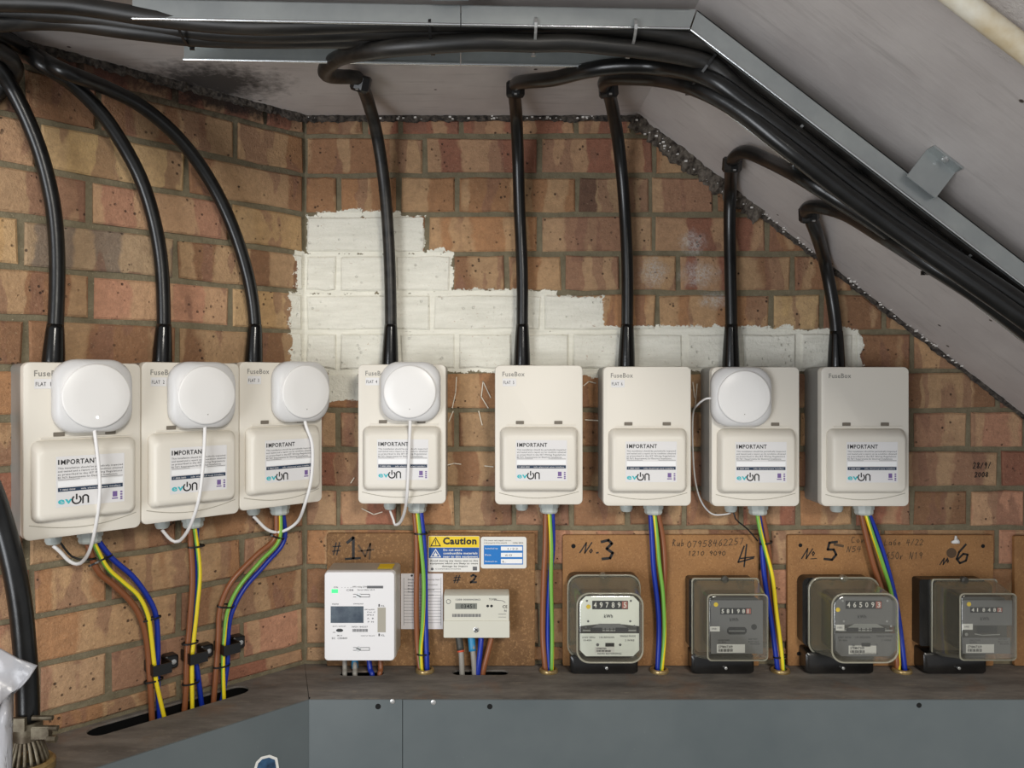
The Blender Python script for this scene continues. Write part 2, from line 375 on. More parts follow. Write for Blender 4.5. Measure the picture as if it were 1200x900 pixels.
class Ink:
    """flat print laid on one surface: pixel coordinates go through fn(px, py, lift)"""
    def __init__(s, fn): s.fn = fn; s.d = {}
    def add(s, key, v, f): s.d.setdefault(key, []).append((v, f))
    def rect(s, name, mat, x0, y0, x1, y1, lift=0):
        s.add((name, mat), [s.fn(x, y, lift) for x, y in ((x0, y1), (x1, y1), (x1, y0), (x0, y0))], [(0, 1, 2, 3)])
    def poly(s, name, mat, pts, lift=0):
        s.add((name, mat), [s.fn(x, y, lift) for x, y in pts], [tuple(range(len(pts)))])
    def disc(s, name, mat, cx, cy, r, lift=0, ry=None):
        s.poly(name, mat, [(cx+r*math.cos(i*math.pi/8), cy-(ry or r)*math.sin(i*math.pi/8)) for i in range(16)], lift)
    def text(s, name, mat, txt, x0, y1, h, wd=None, bold=0, lift=0):
        v, f, tw = textmesh(txt, bold); k = h/.70; kx = (wd/tw) if wd else k
        s.add((name, mat), [s.fn(x0+a*kx, y1-b*k, lift) for a, b in v], f)
    def stroke(s, name, mat, pts, wd, lift=0):
        for (a, b) in zip(pts[:-1], pts[1:]):
            dx, dy = b[0]-a[0], b[1]-a[1]; L = math.hypot(dx, dy) or 1; nx, ny = -dy/L*wd/2, dx/L*wd/2
            ex, ey = dx/L*wd*.3, dy/L*wd*.3
            s.add((name, mat), [s.fn(x, y, lift) for x, y in ((a[0]+nx-ex, a[1]+ny-ey), (b[0]+nx+ex, b[1]+ny+ey), (b[0]-nx+ex, b[1]-ny+ey), (a[0]-nx-ex, a[1]-ny-ey))], [(0, 1, 2, 3)])
    def build(s, parent, world=False, labels={}):
        out = []
        for (name, mat), parts in s.d.items():
            v, f = merge(parts); o = mesh(name, v, f, mat, parent, world=world); out.append(o)
            if name in labels: o['label'] = labels[name]
        return out
GL = {'0': [[(.5, 0), (.1, .3), (.1, .7), (.5, 1), (.9, .7), (.9, .3), (.5, 0)]], '1': [[(.3, .8), (.55, 1), (.5, 0)]],
      '2': [[(.1, .8), (.4, 1), (.85, .8), (.6, .4), (.05, 0), (.95, .02)]], '3': [[(.1, .9), (.55, 1), (.85, .78), (.45, .55), (.9, .28), (.5, 0), (.05, .12)]],
      '4': [[(.35, 1), (.05, .42), (.95, .5)], [(.72, .95), (.6, 0)]], '5': [[(.9, 1), (.3, .98), (.2, .55), (.7, .6), (.88, .3), (.55, .02), (.05, .08)]],
      '6': [[(.75, 1), (.25, .6), (.1, .25), (.45, 0), (.85, .2), (.7, .48), (.2, .4)]], '7': [[(.05, .95), (.9, 1), (.4, 0)]],
      '8': [[(.5, .52), (.15, .78), (.5, 1), (.85, .78), (.5, .52), (.1, .22), (.5, 0), (.9, .22), (.5, .52)]], '9': [[(.85, .7), (.45, .5), (.15, .75), (.5, 1), (.85, .8), (.6, 0)]],
      'N': [[(.05, 0), (.25, 1), (.7, 0), (.95, 1)]], 'o': [[(.5, .55), (.15, .3), (.5, 0), (.85, .3), (.5, .55)]], '#': [[(.35, 1), (.2, 0)], [(.8, 1), (.62, 0)], [(0, .65), (1, .72)], [(0, .3), (.95, .36)]],
      '/': [[(.1, 0), (.8, 1)]], 'R': [[(.1, 0), (.15, 1), (.7, .85), (.2, .5), (.85, 0)]], 'u': [[(.1, .5), (.2, .05), (.6, .1), (.8, .5), (.85, 0)]], 'b': [[(.15, 1), (.15, 0), (.7, .1), (.6, .45), (.15, .35)]],
      'C': [[(.9, .85), (.4, 1), (.1, .5), (.4, 0), (.9, .1)]], 'a': [[(.8, .5), (.2, .5), (.15, .1), (.7, .1), (.8, .5), (.9, 0)]], 'L': [[(.2, 1), (.1, 0), (.9, .05)]], 'r': [[(.15, .5), (.2, 0), (.25, .3), (.7, .5)]],
      'E': [[(.9, 1), (.2, 1), (.1, 0), (.9, 0)], [(.15, .5), (.7, .5)]], 'e': [[(.15, .28), (.8, .32), (.5, .55), (.12, .25), (.5, 0), (.85, .1)]], 'n': [[(.1, .5), (.15, 0), (.5, .5), (.8, .35), (.85, 0)]], '.': [[(.3, .03), (.45, .05)]], ' ': []}
def scrawl(ink, name, mat, txt, x, y, h, adv, wd, slant=.15, rise=0):
    for i, ch in enumerate(txt):
        for st in GL[ch]:
            ink.stroke(name, mat, [(x+i*adv+(a*.75+slant*b)*adv, y-b*h-i*rise+random.uniform(-.3, .3)) for a, b in st], wd)
# ---------------------------------------------------------------- setting: walls with every brick
def lz(z, x=None, wall='back'): return ZC if (wall == 'left' or x is None or x <= XF) else ZC-SL*(x-XF)
wb = mesh('wall_back', *box(CX-.01, 1.35, 0, .14, 0, ZC+.02), 'mortar'); tag(wb, kind='structure')
# cut the slab to the sloping soffit
def extrude_poly(poly, y0, y1):
    n = len(poly); V = [(x, y0, z) for x, z in poly]+[(x, y1, z) for x, z in poly]
    Fc = [tuple(range(n))[::-1], tuple(range(n, 2*n))]+[(i, (i+1) % n, n+(i+1) % n, n+i) for i in range(n)]
    return V, Fc
bpy.data.objects.remove(wb)
wb = mesh('wall_back', *extrude_poly([(CX, 0), (1.35, 0), (1.35, ZC-SL*(1.35-XF)+.01), (XF, ZC+.01), (CX, ZC+.01)], 0, .14), 'mortar'); tag(wb, kind='structure')
LW = 1.15
wl = empty('tmp', (CX, 0, 0), A)
V, Fc = box(-LW, 0, 0, .14, 0, ZC+.01)
WLM = mat4(wl); bpy.data.objects.remove(wl)
wl = mesh('wall_left', V, Fc, 'mortar'); wl.location = (CX, 0, 0); wl.rotation_euler = (0, 0, A); tag(wl, kind='structure')
PAL = {'o': (162, 118, 80), 'b': (138, 100, 70), 'p': (174, 126, 98), 't': (184, 148, 102), 'd': (106, 77, 60), 'y': (190, 157, 108), 'r': (144, 94, 72), 'g': (122, 106, 90), 'm': (150, 112, 86)}
def clip(poly, f):
    out = []
    for i in range(len(poly)):
        a, b = poly[i], poly[(i+1) % len(poly)]; fa, fb = f(a), f(b)
        if fa >= 0: out.append(a)
        if (fa >= 0) != (fb >= 0):
            k = fa/(fa-fb); out.append((a[0]+(b[0]-a[0])*k, a[1]+(b[1]-a[1])*k))
    return out
def brick(parent, x0, x1, z0, z1, code, slope):
    g = .0050; x0 += g; x1 -= g; z0 += g; z1 -= g
    if x1-x0 < .012: return
    j = lambda: random.uniform(-.0017, .0017)
    pts = [(x0+j(), z0+j()), (x0+(x1-x0)/3, z0+j()), (x0+(x1-x0)*2/3, z0+j()), (x1+j(), z0+j()), (x1+j(), z1+j()), (x0+(x1-x0)*2/3, z1+j()), (x0+(x1-x0)/3, z1+j()), (x0+j(), z1+j())]
    pts = clip(pts, lambda p_: ZC-.004-p_[1])
    if slope: pts = clip(pts, lambda p_: ZC-.006-SL*(p_[0]-XF)-p_[1])
    if len(pts) < 3 or max(a[0] for a in pts)-min(a[0] for a in pts) < .008 or max(a[1] for a in pts)-min(a[1] for a in pts) < .006: return
    cx = sum(a[0] for a in pts)/len(pts); cz = sum(a[1] for a in pts)/len(pts)
    pr = random.uniform(.003, .006); L = lambda v, c, k: v+max(-k, min(k, c-v))
    rings = [[(x-cx, .006, z-cz) for x, z in pts], [(x-cx, -pr+.0025, z-cz) for x, z in pts], [(L(x, cx, .003)-cx, -pr+random.uniform(-.0004, .0004), L(z, cz, .003)-cz) for x, z in pts]]
    V, Fc = loft(rings, (False, True))
    o = mesh('brick', V, Fc, 'brick', parent); o.location = (cx, 0, cz)
    c = PAL[code]; k = random.uniform(.93, 1.07); o.color = srgb(*[min(255, v*k) for v in c])
LINE = lambda k: 160+45.8*k
hd = [397, 467, 535, 602, 669, 735, 802, 868, 935, 1001, 1068, 1134, 1201, 1268, 1335]
st = [501, 634, 767, 900, 1034, 1168, 1302, 1390]
ROWS = {0: [428, 470, 540, 608, 675, 742, 810], 1: [498, 632, 767, 900], 2: [397, 467, 535, 605, 676, 762, 838, 905], 3: [500, 632, 766, 899, 1035],
        4: [396, 462, 530, 594, 660, 728, 795, 858, 928, 1000], 5: [506, 636, 770, 903, 962, 1035, 1110], 7: st, 8: hd, 9: [501, 634, 767, 900, 1035, 1170, 1302, 1390], 10: hd, 11: st, 12: hd, 13: st, 14: hd, 6: hd}
CODE = {0: 'brrrrrrr', 1: 'brrbbm', 2: 'ooooodmbm', 3: 'oomrbb', 4: 'ooobomorbbb', 5: 'ooooybbb', 7: 'oooombdd'}
for k, js in ROWS.items():
    js = [357]+js; z1 = EYE-(LINE(k-1)-VY)*D/F; z0 = EYE-(LINE(k)-VY)*D/F
    if k == 0: z1 = ZC
    if k == 14: z0 = ZL+.003
    for i, (a, b) in enumerate(zip(js[:-1], js[1:])):
        cd = CODE.get(k, '')[i:i+1] or random.choice('oobbmmprbg' if a > 640 else 'oombbrmp')
        x0, x1 = (a-VX)*D/F, (b-VX)*D/F
        if x0 > 1.3: continue
        brick(wb, x0, min(x1, 1.345), z0, z1, cd, True)
def sl(px): q = PL(px, 447, 0); return (Vector((q.x-CX, q.y, 0))).dot(TR)
LR = {0: ('rrrrrr', [95, 205, 310]), 1: ('dbbo', [25, 115, 275]), 2: ('pyb', [45, 218]), 3: ('mmpt', [105, 268]), 4: ('otgb', [25, 205]), 5: ('tbpt', [107, 270]), 6: ('tbbb', [30, 208]),
      7: ('mobo', [107, 270]), 8: ('obmo', [30, 208]), 9: ('mrbo', [107, 270]), 10: ('pmbo', [30, 208]), 11: ('mroom', [37, 127, 283]), 12: ('mpob', [37, 209]), 13: ('rmmp', [44, 127, 283]), 14: ('moor', [30, 209])}
for k, (codes, js) in LR.items():
    z1 = EYE-(LINE(k-1)-VY)*D/F; z0 = EYE-(LINE(k)-VY)*D/F
    if k == 0: z1 = ZC
    if k == 14: z0 = ZL+.003
    ss = [sl(j) for j in js]+[-.002]
    pre = []; s = ss[0]
    while s > -LW+.02:
        s -= .234 if k % 2 else .1125*2; pre.insert(0, max(s, -LW+.002))
    ss = pre+ss; n = len(ss)-1
    for i in range(n):
        ci = i-(n-len(codes)); brick(wl, ss[i], ss[i+1], z0, z1, codes[ci] if ci >= 0 else random.choice('obmpt'), False)
# ceiling: flat part and sloping soffit
YF = -.86
cl = mesh('ceiling', *extrude_poly([(-1.45, ZC), (XF, ZC), (XF+.05, ZC+.12), (-1.45, ZC+.12)], YF, .14), 'ceiling'); tag(cl, kind='structure')
cs = mesh('ceiling', *extrude_poly([(XF, ZC), (1.35, ZC-SL*(1.35-XF)), (1.35, ZC+.12-SL*(1.35-XF)), (XF+.05, ZC+.12)], YF-.15, .14), 'ceiling'); tag(cs, kind='structure')
fl = mesh('floor', *box(-1.6, 1.4, -3.2, .14, -.05, 0), 'floor'); tag(fl, kind='structure')
# rough mortar fillet where soffit meets brickwork
def fillet(name, pts, r, nrm1, nrm2, mat='mortar'):
    q = spline(pts, .005); V = []; Fc = []; n = 6; w0 = 0
    for p_ in q:
        w0 = w0*.6+.4*random.uniform(-1, 1) if V else 0; rr_ = r*(.9+.5*w0)
        for k in range(n):
            a = math.pi/2*k/(n-1); e = rr_*(1+random.uniform(-.14, .14))
            V.append(p_+nrm1*(e*math.cos(a)*.8+.003)+nrm2*e*math.sin(a))
    for i in range(len(q)-1):
        for k in range(n-1): Fc.append((i*n+k, i*n+k+1, (i+1)*n+k+1, (i+1)*n+k))
    return V, Fc
M['fillet'] = simple('sooty_mortar', (92, 84, 76), .95, c2=(30, 26, 24), ns=110, bs=1, bscale=250)
M['fillet2'] = simple('flaking_mortar', (112, 104, 94), .95, c2=(50, 42, 36), ns=90, bs=1, bscale=250)
M['flake'] = simple('white_paint_flakes', (214, 210, 204), .8)
dn = Vector((0, 0, -1)); fw = Vector((0, -1, 0))
V1, F1 = fillet('f', [(CX, -.003, ZC), (XF, -.003, ZC)], .010, fw, dn)
o = mesh('mortar_fillet', V1, F1, 'fillet', wb); o['kind'] = 'stuff'
V1, F1 = fillet('f', [CX*Vector((1, 0, 0))+Vector((0, 0, ZC))-TR*LW*.9+NR*.003, Vector((CX, 0, ZC))+NR*.003], .012, NR, dn)
Wi = WLM.inverted(); o = mesh('mortar_fillet', [Wi @ v for v in V1], F1, 'fillet', wl); o['kind'] = 'stuff'
sd = Vector((-.61, 0, -.79))
V1, F1 = fillet('f', [(XF, -.003, ZC), (XF+.24, -.003, ZC-.24*SL)], .026, fw, sd)
o = mesh('mortar_fillet', V1, F1, 'fillet2', wb); o['kind'] = 'stuff'
V1, F1 = fillet('f', [(XF+.24, -.003, ZC-.24*SL), (1.3, -.003, ZC-(1.3-XF)*SL)], .008, fw, sd)
o = mesh('mortar_fillet', V1, F1, 'fillet', wb); o['kind'] = 'stuff'
# flecks of white paint on the slope's fillet
fk = []
for i in range(220):
    x = random.uniform(-.35, .9); r = random.uniform(.0005, .0016)
    if x < XF: c = Vector((x, -random.uniform(.006, .014), ZC-random.uniform(.001, .006)))
    else: c = Vector((x, -random.uniform(.01, .026), ZC-SL*(x-XF)))+sd*random.uniform(.001, .02 if x < XF+.24 else .005)
    fk.append(box(c.x-r*1.6, c.x+r*1.6, c.y-r, c.y+r, c.z-r, c.z+r))
o = mesh('paint_flakes', *merge(fk), 'flake', wb); o['kind'] = 'stuff'
# chalk marks and pencilled date on the bricks
ik = Ink(lambda x, y, l: U(x, y, .0068+l))
for pts in [[(535, 442), (534, 460), (530, 478)], [(566, 447), (564, 465), (572, 478)], [(566, 447), (575, 466)], [(561, 482), (565, 498)], [(524, 545), (532, 543), (540, 544)], [(568, 546), (578, 547)], [(531, 482), (526, 494)], [(415, 560), (411, 566)], [(424, 596), (438, 603), (448, 600)]]:
    ik.stroke('chalk_mark', 'chalk', pts, 1.1)
for pts in [[(684, 452), (690, 447), (698, 449)], [(812, 448), (814, 466)], [(817, 450), (815, 474), (812, 482)], [(686, 492), (704, 493)]]: ik.stroke('chalk_mark', 'chalk', pts, 1.2)
scrawl(ik, 'pencil_date', 'marker', '28/9/', 1140, 549, 7, 4.4, .9); scrawl(ik, 'pencil_date', 'marker', '2008', 1142, 559, 5.5, 4.2, .9)
ik.build(wb)
# ---------------------------------------------------------------- shelf over the meter cabinet
def boolean(o, cutters):
    for c in cutters:
        md = o.modifiers.new('b', 'BOOLEAN'); md.object = c; md.operation = 'DIFFERENCE'; md.solver = 'EXACT'
    dg = bpy.context.evaluated_depsgraph_get(); me = bpy.data.meshes.new_from_object(o.evaluated_get(dg))
    o.modifiers.clear(); o.data = me
    for c in cutters: bpy.data.objects.remove(c)
def prism(poly, z0, z1):
    n = len(poly); V = [(x, y, z0) for x, y in poly]+[(x, y, z1) for x, y in poly]
    return V, [tuple(range(n))[::-1], tuple(range(n, 2*n))]+[(i, (i+1) % n, n+(i+1) % n, n+i) for i in range(n)]
FC = P(362, 819, .5417*F/(819-VY)); FY = FC.y
def slotpoly(c, u, v, L, W):
    pts = rr(-L/2, L/2, -W/2, W/2, W/2-1e-4, 5)
    return [(c[0]+u[0]*a+v[0]*b, c[1]+u[1]*a+v[1]*b) for a, b in pts]
shelf = empty('service_shelf', (CX, 0, ZL-.022), 0, 'long worn grey-brown wooden ledge below the meters, bending round the wall corner', 'shelf')
g = .0006
mainb = mesh('shelf_board', *prism([(CX+g, -.001), (FC.x+g, FY), (1.34, FY), (1.34, -.001)], ZL-.0035, ZL), 'shelf', shelf, world=True)
e = Vector((CX, 0, 0))-TR*LW; e2 = Vector((FC.x, FC.y, 0))-TR*(LW)
c0 = Vector((CX, 0, 0))+NR*.001
leftb = mesh('shelf_board', *prism([(e.x+NR.x*.001, e.y+NR.y*.001), (e2.x, e2.y), (FC.x-g, FC.y), (c0.x-g, c0.y)], ZL-.0035, ZL), 'shelf', shelf, world=True)
SLOTS = [((424, 789), .082, .025, (1, 0), (0, 1), mainb), ((563, 788), .105, .025, (1, 0), (0, 1), mainb)]
def on_shelf(px, py): return P(px, py, .5417*F/(py-VY))
cut = []
for (c, L, W, u, v, tgt) in SLOTS:
    q = on_shelf(*c); o = mesh('c', *prism(slotpoly(q, u, v, L, W), ZL-.1, ZL+.1), 'shelf'); cut.append(o)
GR = [(498, 787), (643, 787), (772.5, 787), (914.5, 787), (1057, 787)]
for gpx in GR:
    q = on_shelf(*gpx); cut.append(mesh('c', *prism([(q.x+.0135*math.cos(i*math.pi/10), q.y+.0135*math.sin(i*math.pi/10)) for i in range(20)], ZL-.1, ZL+.1), 'shelf'))
inv = mat4(shelf).inverted()
def cutpart(part, cutters):
    for c in cutters:
        for v in c.data.vertices: v.co = inv @ v.co
    part.parent = None; bpy.context.view_layer.update(); boolean(part, cutters); part.parent = shelf
cutpart(mainb, cut)
sc0 = Vector((CX, 0, 0))-TR*.262+NR*.031
cutpart(leftb, [mesh('c', *prism(slotpoly(sc0, TR, NR, .262, .042), ZL-.1, ZL+.1), 'shelf')])
# cabinet front panels
cab = empty('meter_cabinet', (0, FY, 0), 0, 'grey painted steel cabinet front running below the worn wooden ledge', 'cabinet')
xs = (472-VX)*(D+FY)/F
mesh('front_panel', *box(FC.x+.001, xs-.0006, FY-.0025, FY, .002, ZL-.0005), 'steel', cab, world=True)
mesh('front_panel', *box(xs+.0006, 1.34, FY-.003, FY, .002, ZL-.0005), 'steel', cab, world=True)
a = Vector((FC.x, FC.y, 0)); b = e2; nn = NR*.0025
mesh('front_panel', *prism([(b.x, b.y), (b.x+nn.x, b.y+nn.y), (a.x+nn.x-.0005, a.y+nn.y), (a.x-.0005, a.y)], .002, ZL-.0005), 'steel', cab, world=True)
mesh('end_panel', *box(1.336, 1.339, FY+.001, -.001, .002, ZL-.0045), "steel", cab, world=True)
mesh('end_panel', *prism([(b.x, b.y), (b.x+TR.x*.003, b.y+TR.y*.003), (e.x+NR.x*.002+TR.x*.003, e.y+NR.y*.002+TR.y*.003), (e.x+NR.x*.002, e.y+NR.y*.002)], .002, ZL-.0045), "steel", cab, world=True)
mesh('added_slot_shade', *box(CX+.006, 1.33, -.006, -.002, .002, ZL-.006), 'black', cab, world=True)  # added black sheets under the shelf, standing in for shade in the slots
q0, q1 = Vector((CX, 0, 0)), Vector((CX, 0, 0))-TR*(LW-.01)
mesh('added_slot_shade', *prism([(v.x, v.y) for v in (q0+NR*.002, q0+NR*.006, q1+NR*.006, q1+NR*.002)], .002, ZL-.006), 'black', cab, world=True)
dF = -FY+.003
for (px, py, m_, r) in [(443, 828, 'hole', 3.2), (574, 828, 'hole', 3.2), (1077, 826.5, 'hole', 3), (460, 822, 'screw', 2.8), (508, 823, 'screw', 3), (362.5, 818, 'hole', 1)]:
    q = U(px, py, dF); r *= (D-dF)/F
    mesh('bolt_hole' if m_ == 'hole' else 'screw_head', *lathe(q, [(r, q.y+.001), (r, q.y-(.0004 if m_ == 'hole' else .001)), (r*.5, q.y-(.0004 if m_ == 'hole' else .0016))], 14, 'y'), m_, cab, world=True)
# sticker on the angled panel
def PLc(px, py, n): # panel plane parallel to the left wall
    r = (px-VX)/F; q = n+FC.x*SA-(FC.y+D)*CA
    return P(px, py, q/(r*SA-CA))
stp = [(300, 893), (306, 887), (316, 884.5), (325, 888), (327, 900), (324, 915), (312, 920), (300, 914), (297, 903)]
q = PLc(312, 900, .0028); stk = empty('panel_sticker', q, 0, 'small blue sticker with a white edge on the angled cabinet panel', 'sticker')
mesh('backing', *loft([[PLc(x, y, .0026) for x, y in stp], [PLc(x, y, .0030) for x, y in stp]]), 'signwhite', stk, world=True)
stq = [(312+(x-312)*.78, 901+(y-901)*.8) for x, y in stp]
mesh('printed_face', *loft([[PLc(x, y, .0030) for x, y in stq], [PLc(x, y, .0033) for x, y in stq]]), 'sticker', stk, world=True)
# ---------------------------------------------------------------- white service boxes
K = (D-.08)/F; BW = 103*K; BH = 163.5*K
def bx_ink(y):
    return Ink(lambda x, py, l: (x*K, -(y+l), (163.5-py)*K))
def service_box(root, num):
    R = root
    v, f = rloft([(-.0008, .001, BW-.001, .001, BH-.001, .008), (-.060, .0007, BW-.0007, .0007, BH-.0007, .009), (-.064, .0007, BW-.0007, .0007, BH-.0007, .009)])
    mesh('enclosure_body', v, f, 'body', R, True, sharp=40)
    v, f = rloft([(-.064, 0, BW, 0, BH, .0095), (-.077, 0, BW, 0, BH, .0095), (-.0792, .0007, BW-.0007, .0007, BH-.0007, .009), (-.080, .0025, BW-.0025, .0025, BH-.0025, .008)], 6)
    cv = mesh('front_cover', v, f, 'case', R, True, sharp=35)
    x0, x1, z0, z1 = 6*K, 97*K, 16*K, 91*K
    v, f = rloft([(-.0795, x0, x1, z0, z1, .011), (-.083, x0, x1, z0, z1, .011), (-.092, x0+.0035, x1-.0035, z0+.003, z1-.0075, .010), (-.096, x0+.0055, x1-.0055, z0+.005, z1-.0115, .009), (-.0975, x0+.009, x1-.009, z0+.009, z1-.0165, .007)], 6)
    fp = mesh('flap', v, f, 'case', R, True)
    hr = merge([box(14*K, 94*K, -.0822, -.0795, 92.8*K, 93.8*K)])
    mesh('hinge_rail', *hr, 'case', R)
    for hx in (24.5, 69.5):
        mesh('hinge_slot', *rloft([(-.0795, hx*K, (hx+9.5)*K, 94.5*K, 98.3*K, .0008), (-.0812, hx*K, (hx+9.5)*K, 94.5*K, 98.3*K, .0008)], 2), 'slot', R)
    ik = bx_ink(.0803)
    pts = [(5+93*i/12, 149.5+7*math.sin(math.pi*i/12)**.9-1.5*i/12) for i in range(13)]
    ik.stroke('moulded_line', 'seam', pts, .8)
    ik.text('maker_lettering', 'grey_ink', 'FuseBox', 8.8, 13, 5.4, 26, .012)
    if num: 
        ik.rect('flat_sticker', 'label', 9, 15.5, 25, 24.5, .0001)
        ik.text('flat_lettering', 'ink', 'FLAT  %s' % num, 10, 22, 3.6, 12.5, .005, .0003)
    ik.build(R)
    ik = bx_ink(.0978)
    ik.rect('instruction_label', 'label', 24, 87, 83.5, 134)
    ik.rect('write_on_panel', 'labelbright', 25.5, 110, 82, 115, .0002)
    ik.rect('heading', 'ink', 25.6, 90, 26.7, 94.6, .0002); ik.text('heading', 'ink', 'MPORTANT', 28.0, 94.6, 4.5, 32.4, .022, .0002)
    for i, s in enumerate(['This installation should be periodically inspected', 'and tested and a report on its condition obtained', 'as prescribed in the IET Wiring Regulations', 'BS 7671 Requirements for Electrical Installations.']):
        ik.text('small_print', 'fine', s, 25.5, 98.8+i*2.9, 1.7, (56.5, 56.5, 56, 52)[i], .012, .0002)
    ik.rect('small_print', 'fine', 25.5, 108.4, 44, 108.8, .0002); ik.rect('small_print', 'fine', 62, 108.4, 82, 108.8, .0002)
    ik.rect('printed_bar', 'navy', 25.5, 116, 82, 119.6, .0002)
    for a, s, wd in ((27, 'T 0800 0000', 13), (45, 'info electrical', 17), (63, 'www installers', 17)): ik.text('bar_print', 'label', s, a, 118.7, 1.5, wd, .01, .0004)
    ik.text('teal_logo', 'teal', 'ev', 25.5, 130.9, 6.0, 12, .028, .0002)
    arc = [(41.2+3.7*math.cos(math.radians(q)), 128-3.7*math.sin(math.radians(q))) for q in range(130, 411, 20)]
    ik.stroke('dark_logo', 'ink', arc, 1.35, .0002); ik.stroke('dark_logo', 'ink', [(41.2, 123), (41.2, 127.5)], 1.35, .0002)
    ik.stroke('dark_logo', 'ink', [(46.6, 131.6), (46.6, 125.6), (48.2, 124.4), (50, 124.6), (51.2, 126), (51.2, 131.6)], 1.35, .0002)
    ik.rect('purple_badge', 'purple', 72.8, 123.4, 77, 128.6, .0002); ik.rect('purple_badge', 'purple', 72.2, 129.6, 77.6, 130.8, .0002)
    for yy in (123.6, 126, 128.4, 130.4): ik.rect('purple_badge', 'purple', 79.7, yy, 81.7, yy+1.5, .0002)
    ik.build(R)
    # glands under the box
    gx, gy = 33*K, -.027; z = 0
    mesh('cable_gland', *merge([lathe((gx, gy, 0), [(.0125, .003), (.0125, -.004), (.0118, -.005), (.0118, -.013), (.0095, -.018), (.0075, -.019)], 12)]), 'gland', R, sharp=30)
    gx = 66*K
    mesh('cable_gland', *merge([lathe((gx, gy, 0), [(.0165, .003), (.0165, -.004), (.0190, -.0042), (.0190, -.013), (.0168, -.0132), (.0172, -.020), (.0148, -.0235), (.0120, -.0240)], 10)]), 'gland', R, sharp=30)
BOX = []
ORD = ['first', 'second', 'third', 'fourth', 'fifth', 'sixth', 'seventh', 'eighth']
LB = ['white service box with a FLAT 1 sticker, leftmost on the angled wall', 'white service box with a FLAT 2 sticker, between two others on the angled wall',
      'white service box with a FLAT 3 sticker, beside the wall corner on the angled wall', 'white service box with a FLAT 4 sticker, above the yellow Caution sign',
      'white service box with a FLAT 5 sticker and no round hub on it', 'white service box with a FLAT 6 sticker, its whole front bare of any hub',
      'white service box with a round hub and a cord leaving its left side', 'rightmost white service box, with no flat number sticker, below the sloping soffit']
for i, px in enumerate((27, 168, 285)):
    q = PL(px, 424, .08); r = q-NR*.08; r.z = q.z-BH
    if i == 1: r = BOX[0].location+TR*(BW+.0007); r.z = q.z-BH
    if i == 2: r = BOX[1].location+TR*(BW+.0007); r.z = q.z-BH
    BOX.append(empty('service_box', r, A, LB[i], 'electrical box', 'white service boxes in a row'))
for i, (px, py) in enumerate([(419.5, 427), (580, 428), (707, 429.5), (834, 430), (962.5, 430)]):
    q = U(px, py, .08); BOX.append(empty('service_box', (q.x, 0, q.z-BH), 0, LB[i+3], 'electrical box', 'white service boxes in a row'))
for i, b in enumerate(BOX): service_box(b, '1234566'[i] if i < 6 else ('7' if i == 6 else None))
def blocal(i, x, y, z): return mat4(BOX[i]) @ Vector((x, y, z))
# ---------------------------------------------------------------- round hubs on the boxes
def hub(i, wpt, lab, led=False, cord=None):
    loc = mat4(BOX[i]).inverted() @ wpt
    base = mat4(BOX[i]) @ Vector((loc.x, -.0805, loc.z))
    R = empty('wireless_hub', base, BOX[i].rotation_euler.z, lab, 'hub', 'round white hubs on the service boxes')
    h = .0535
    v, f = rloft([(0, -h*.9, h*.9, -h*.9, h*.9, .028), (-.004, -h, h, -h, h, .031), (-.015, -h, h, -h, h, .032), (-.021, -h+.002, h-.002, -h+.002, h-.002, .034), (-.026, -h+.0065, h-.0065, -h+.0065, h-.0065, .0455)], 8)
    mesh('hub_body', v, f, 'puckside', R, True)
    v, f = lathe((0, 0, 0), [(.0462, -.0255), (.0468, -.029), (.0462, -.0305), (.0445, -.0312), (.025, -.0318), (.004, -.032)], 48, 'y')
    mesh('round_cap', v, f, 'white', R, True, sharp=50)
    mesh('status_light', *lathe((0, 0, -.031), [(.0018 if led else .0008, -.0305), (.0018 if led else .0008, -.0322)], 10, 'y'), 'ledw' if led else 'slot', R)
    return R
H = 'round white wireless hub on the front of the %s white service box%s'
hub(0, PL(113, 464, .107), 'leftmost round white hub, its small white light lit', True)
hub(1, PL(242, 463, .107), 'round white hub second from the left, covering the FLAT 2 box')
hub(2, PL(358, 459, .107), 'round white hub nearest the wall corner, over the FLAT 3 box')
hub(3, U(480.3, 459, .107), 'round white hub on the box above the Caution sign')
hub(6, U(871.5, 465, .107), 'rightmost round white hub, with its cord leaving sideways to the left')
def thing_tube(name, pts, r, mat, lab, cat, group=None, n=10, **kw):
    v, f, fm = tube(pts, r, n, **kw); root = Vector(pts[-1])
    me = mesh(name, [Vector(a)-root for a in v], f, mat, None, True, fm); me.location = root
    return tag(me, lab, cat, group)
# cords
CG = 'white cords of the round hubs'
def gl(i): return blocal(i, 33*K, -.027, -.019)
def cord(pts, lab, r=.0029): thing_tube('hub_cord', pts, r, 'flex', lab, 'cord', CG, 10, step=.005, flat=.75)
cord([PL(110, 500, .095), PL(111, 507, .102), PL(115, 540, .107), PL(117, 575, .105), PL(113, 612, .09), PL(105, 645, .06), PL(94, 660, .04), PL(82, 658, .03), PL(70, 646, .028), gl(0)+Vector((0, 0, -.002))], 'white cord hanging from the leftmost round hub')
cord([PL(240, 498, .095), PL(240, 507, .102), PL(238, 545, .107), PL(233, 585, .098), PL(222, 618, .07), PL(210, 634, .04), PL(201, 633, .03), PL(194, 626, .028), gl(1)+Vector((0, 0, -.002))], 'white cord hanging across the front of the FLAT 2 box')
cord([PL(357, 492, .095), PL(359, 500, .102), PL(366, 522, .107), PL(365, 560, .106), PL(357, 592, .09), PL(348, 612, .055), PL(330, 623, .035), PL(314, 621, .03), gl(2)+Vector((0, 0, -.002))], 'white cord looping below the box nearest the wall corner')
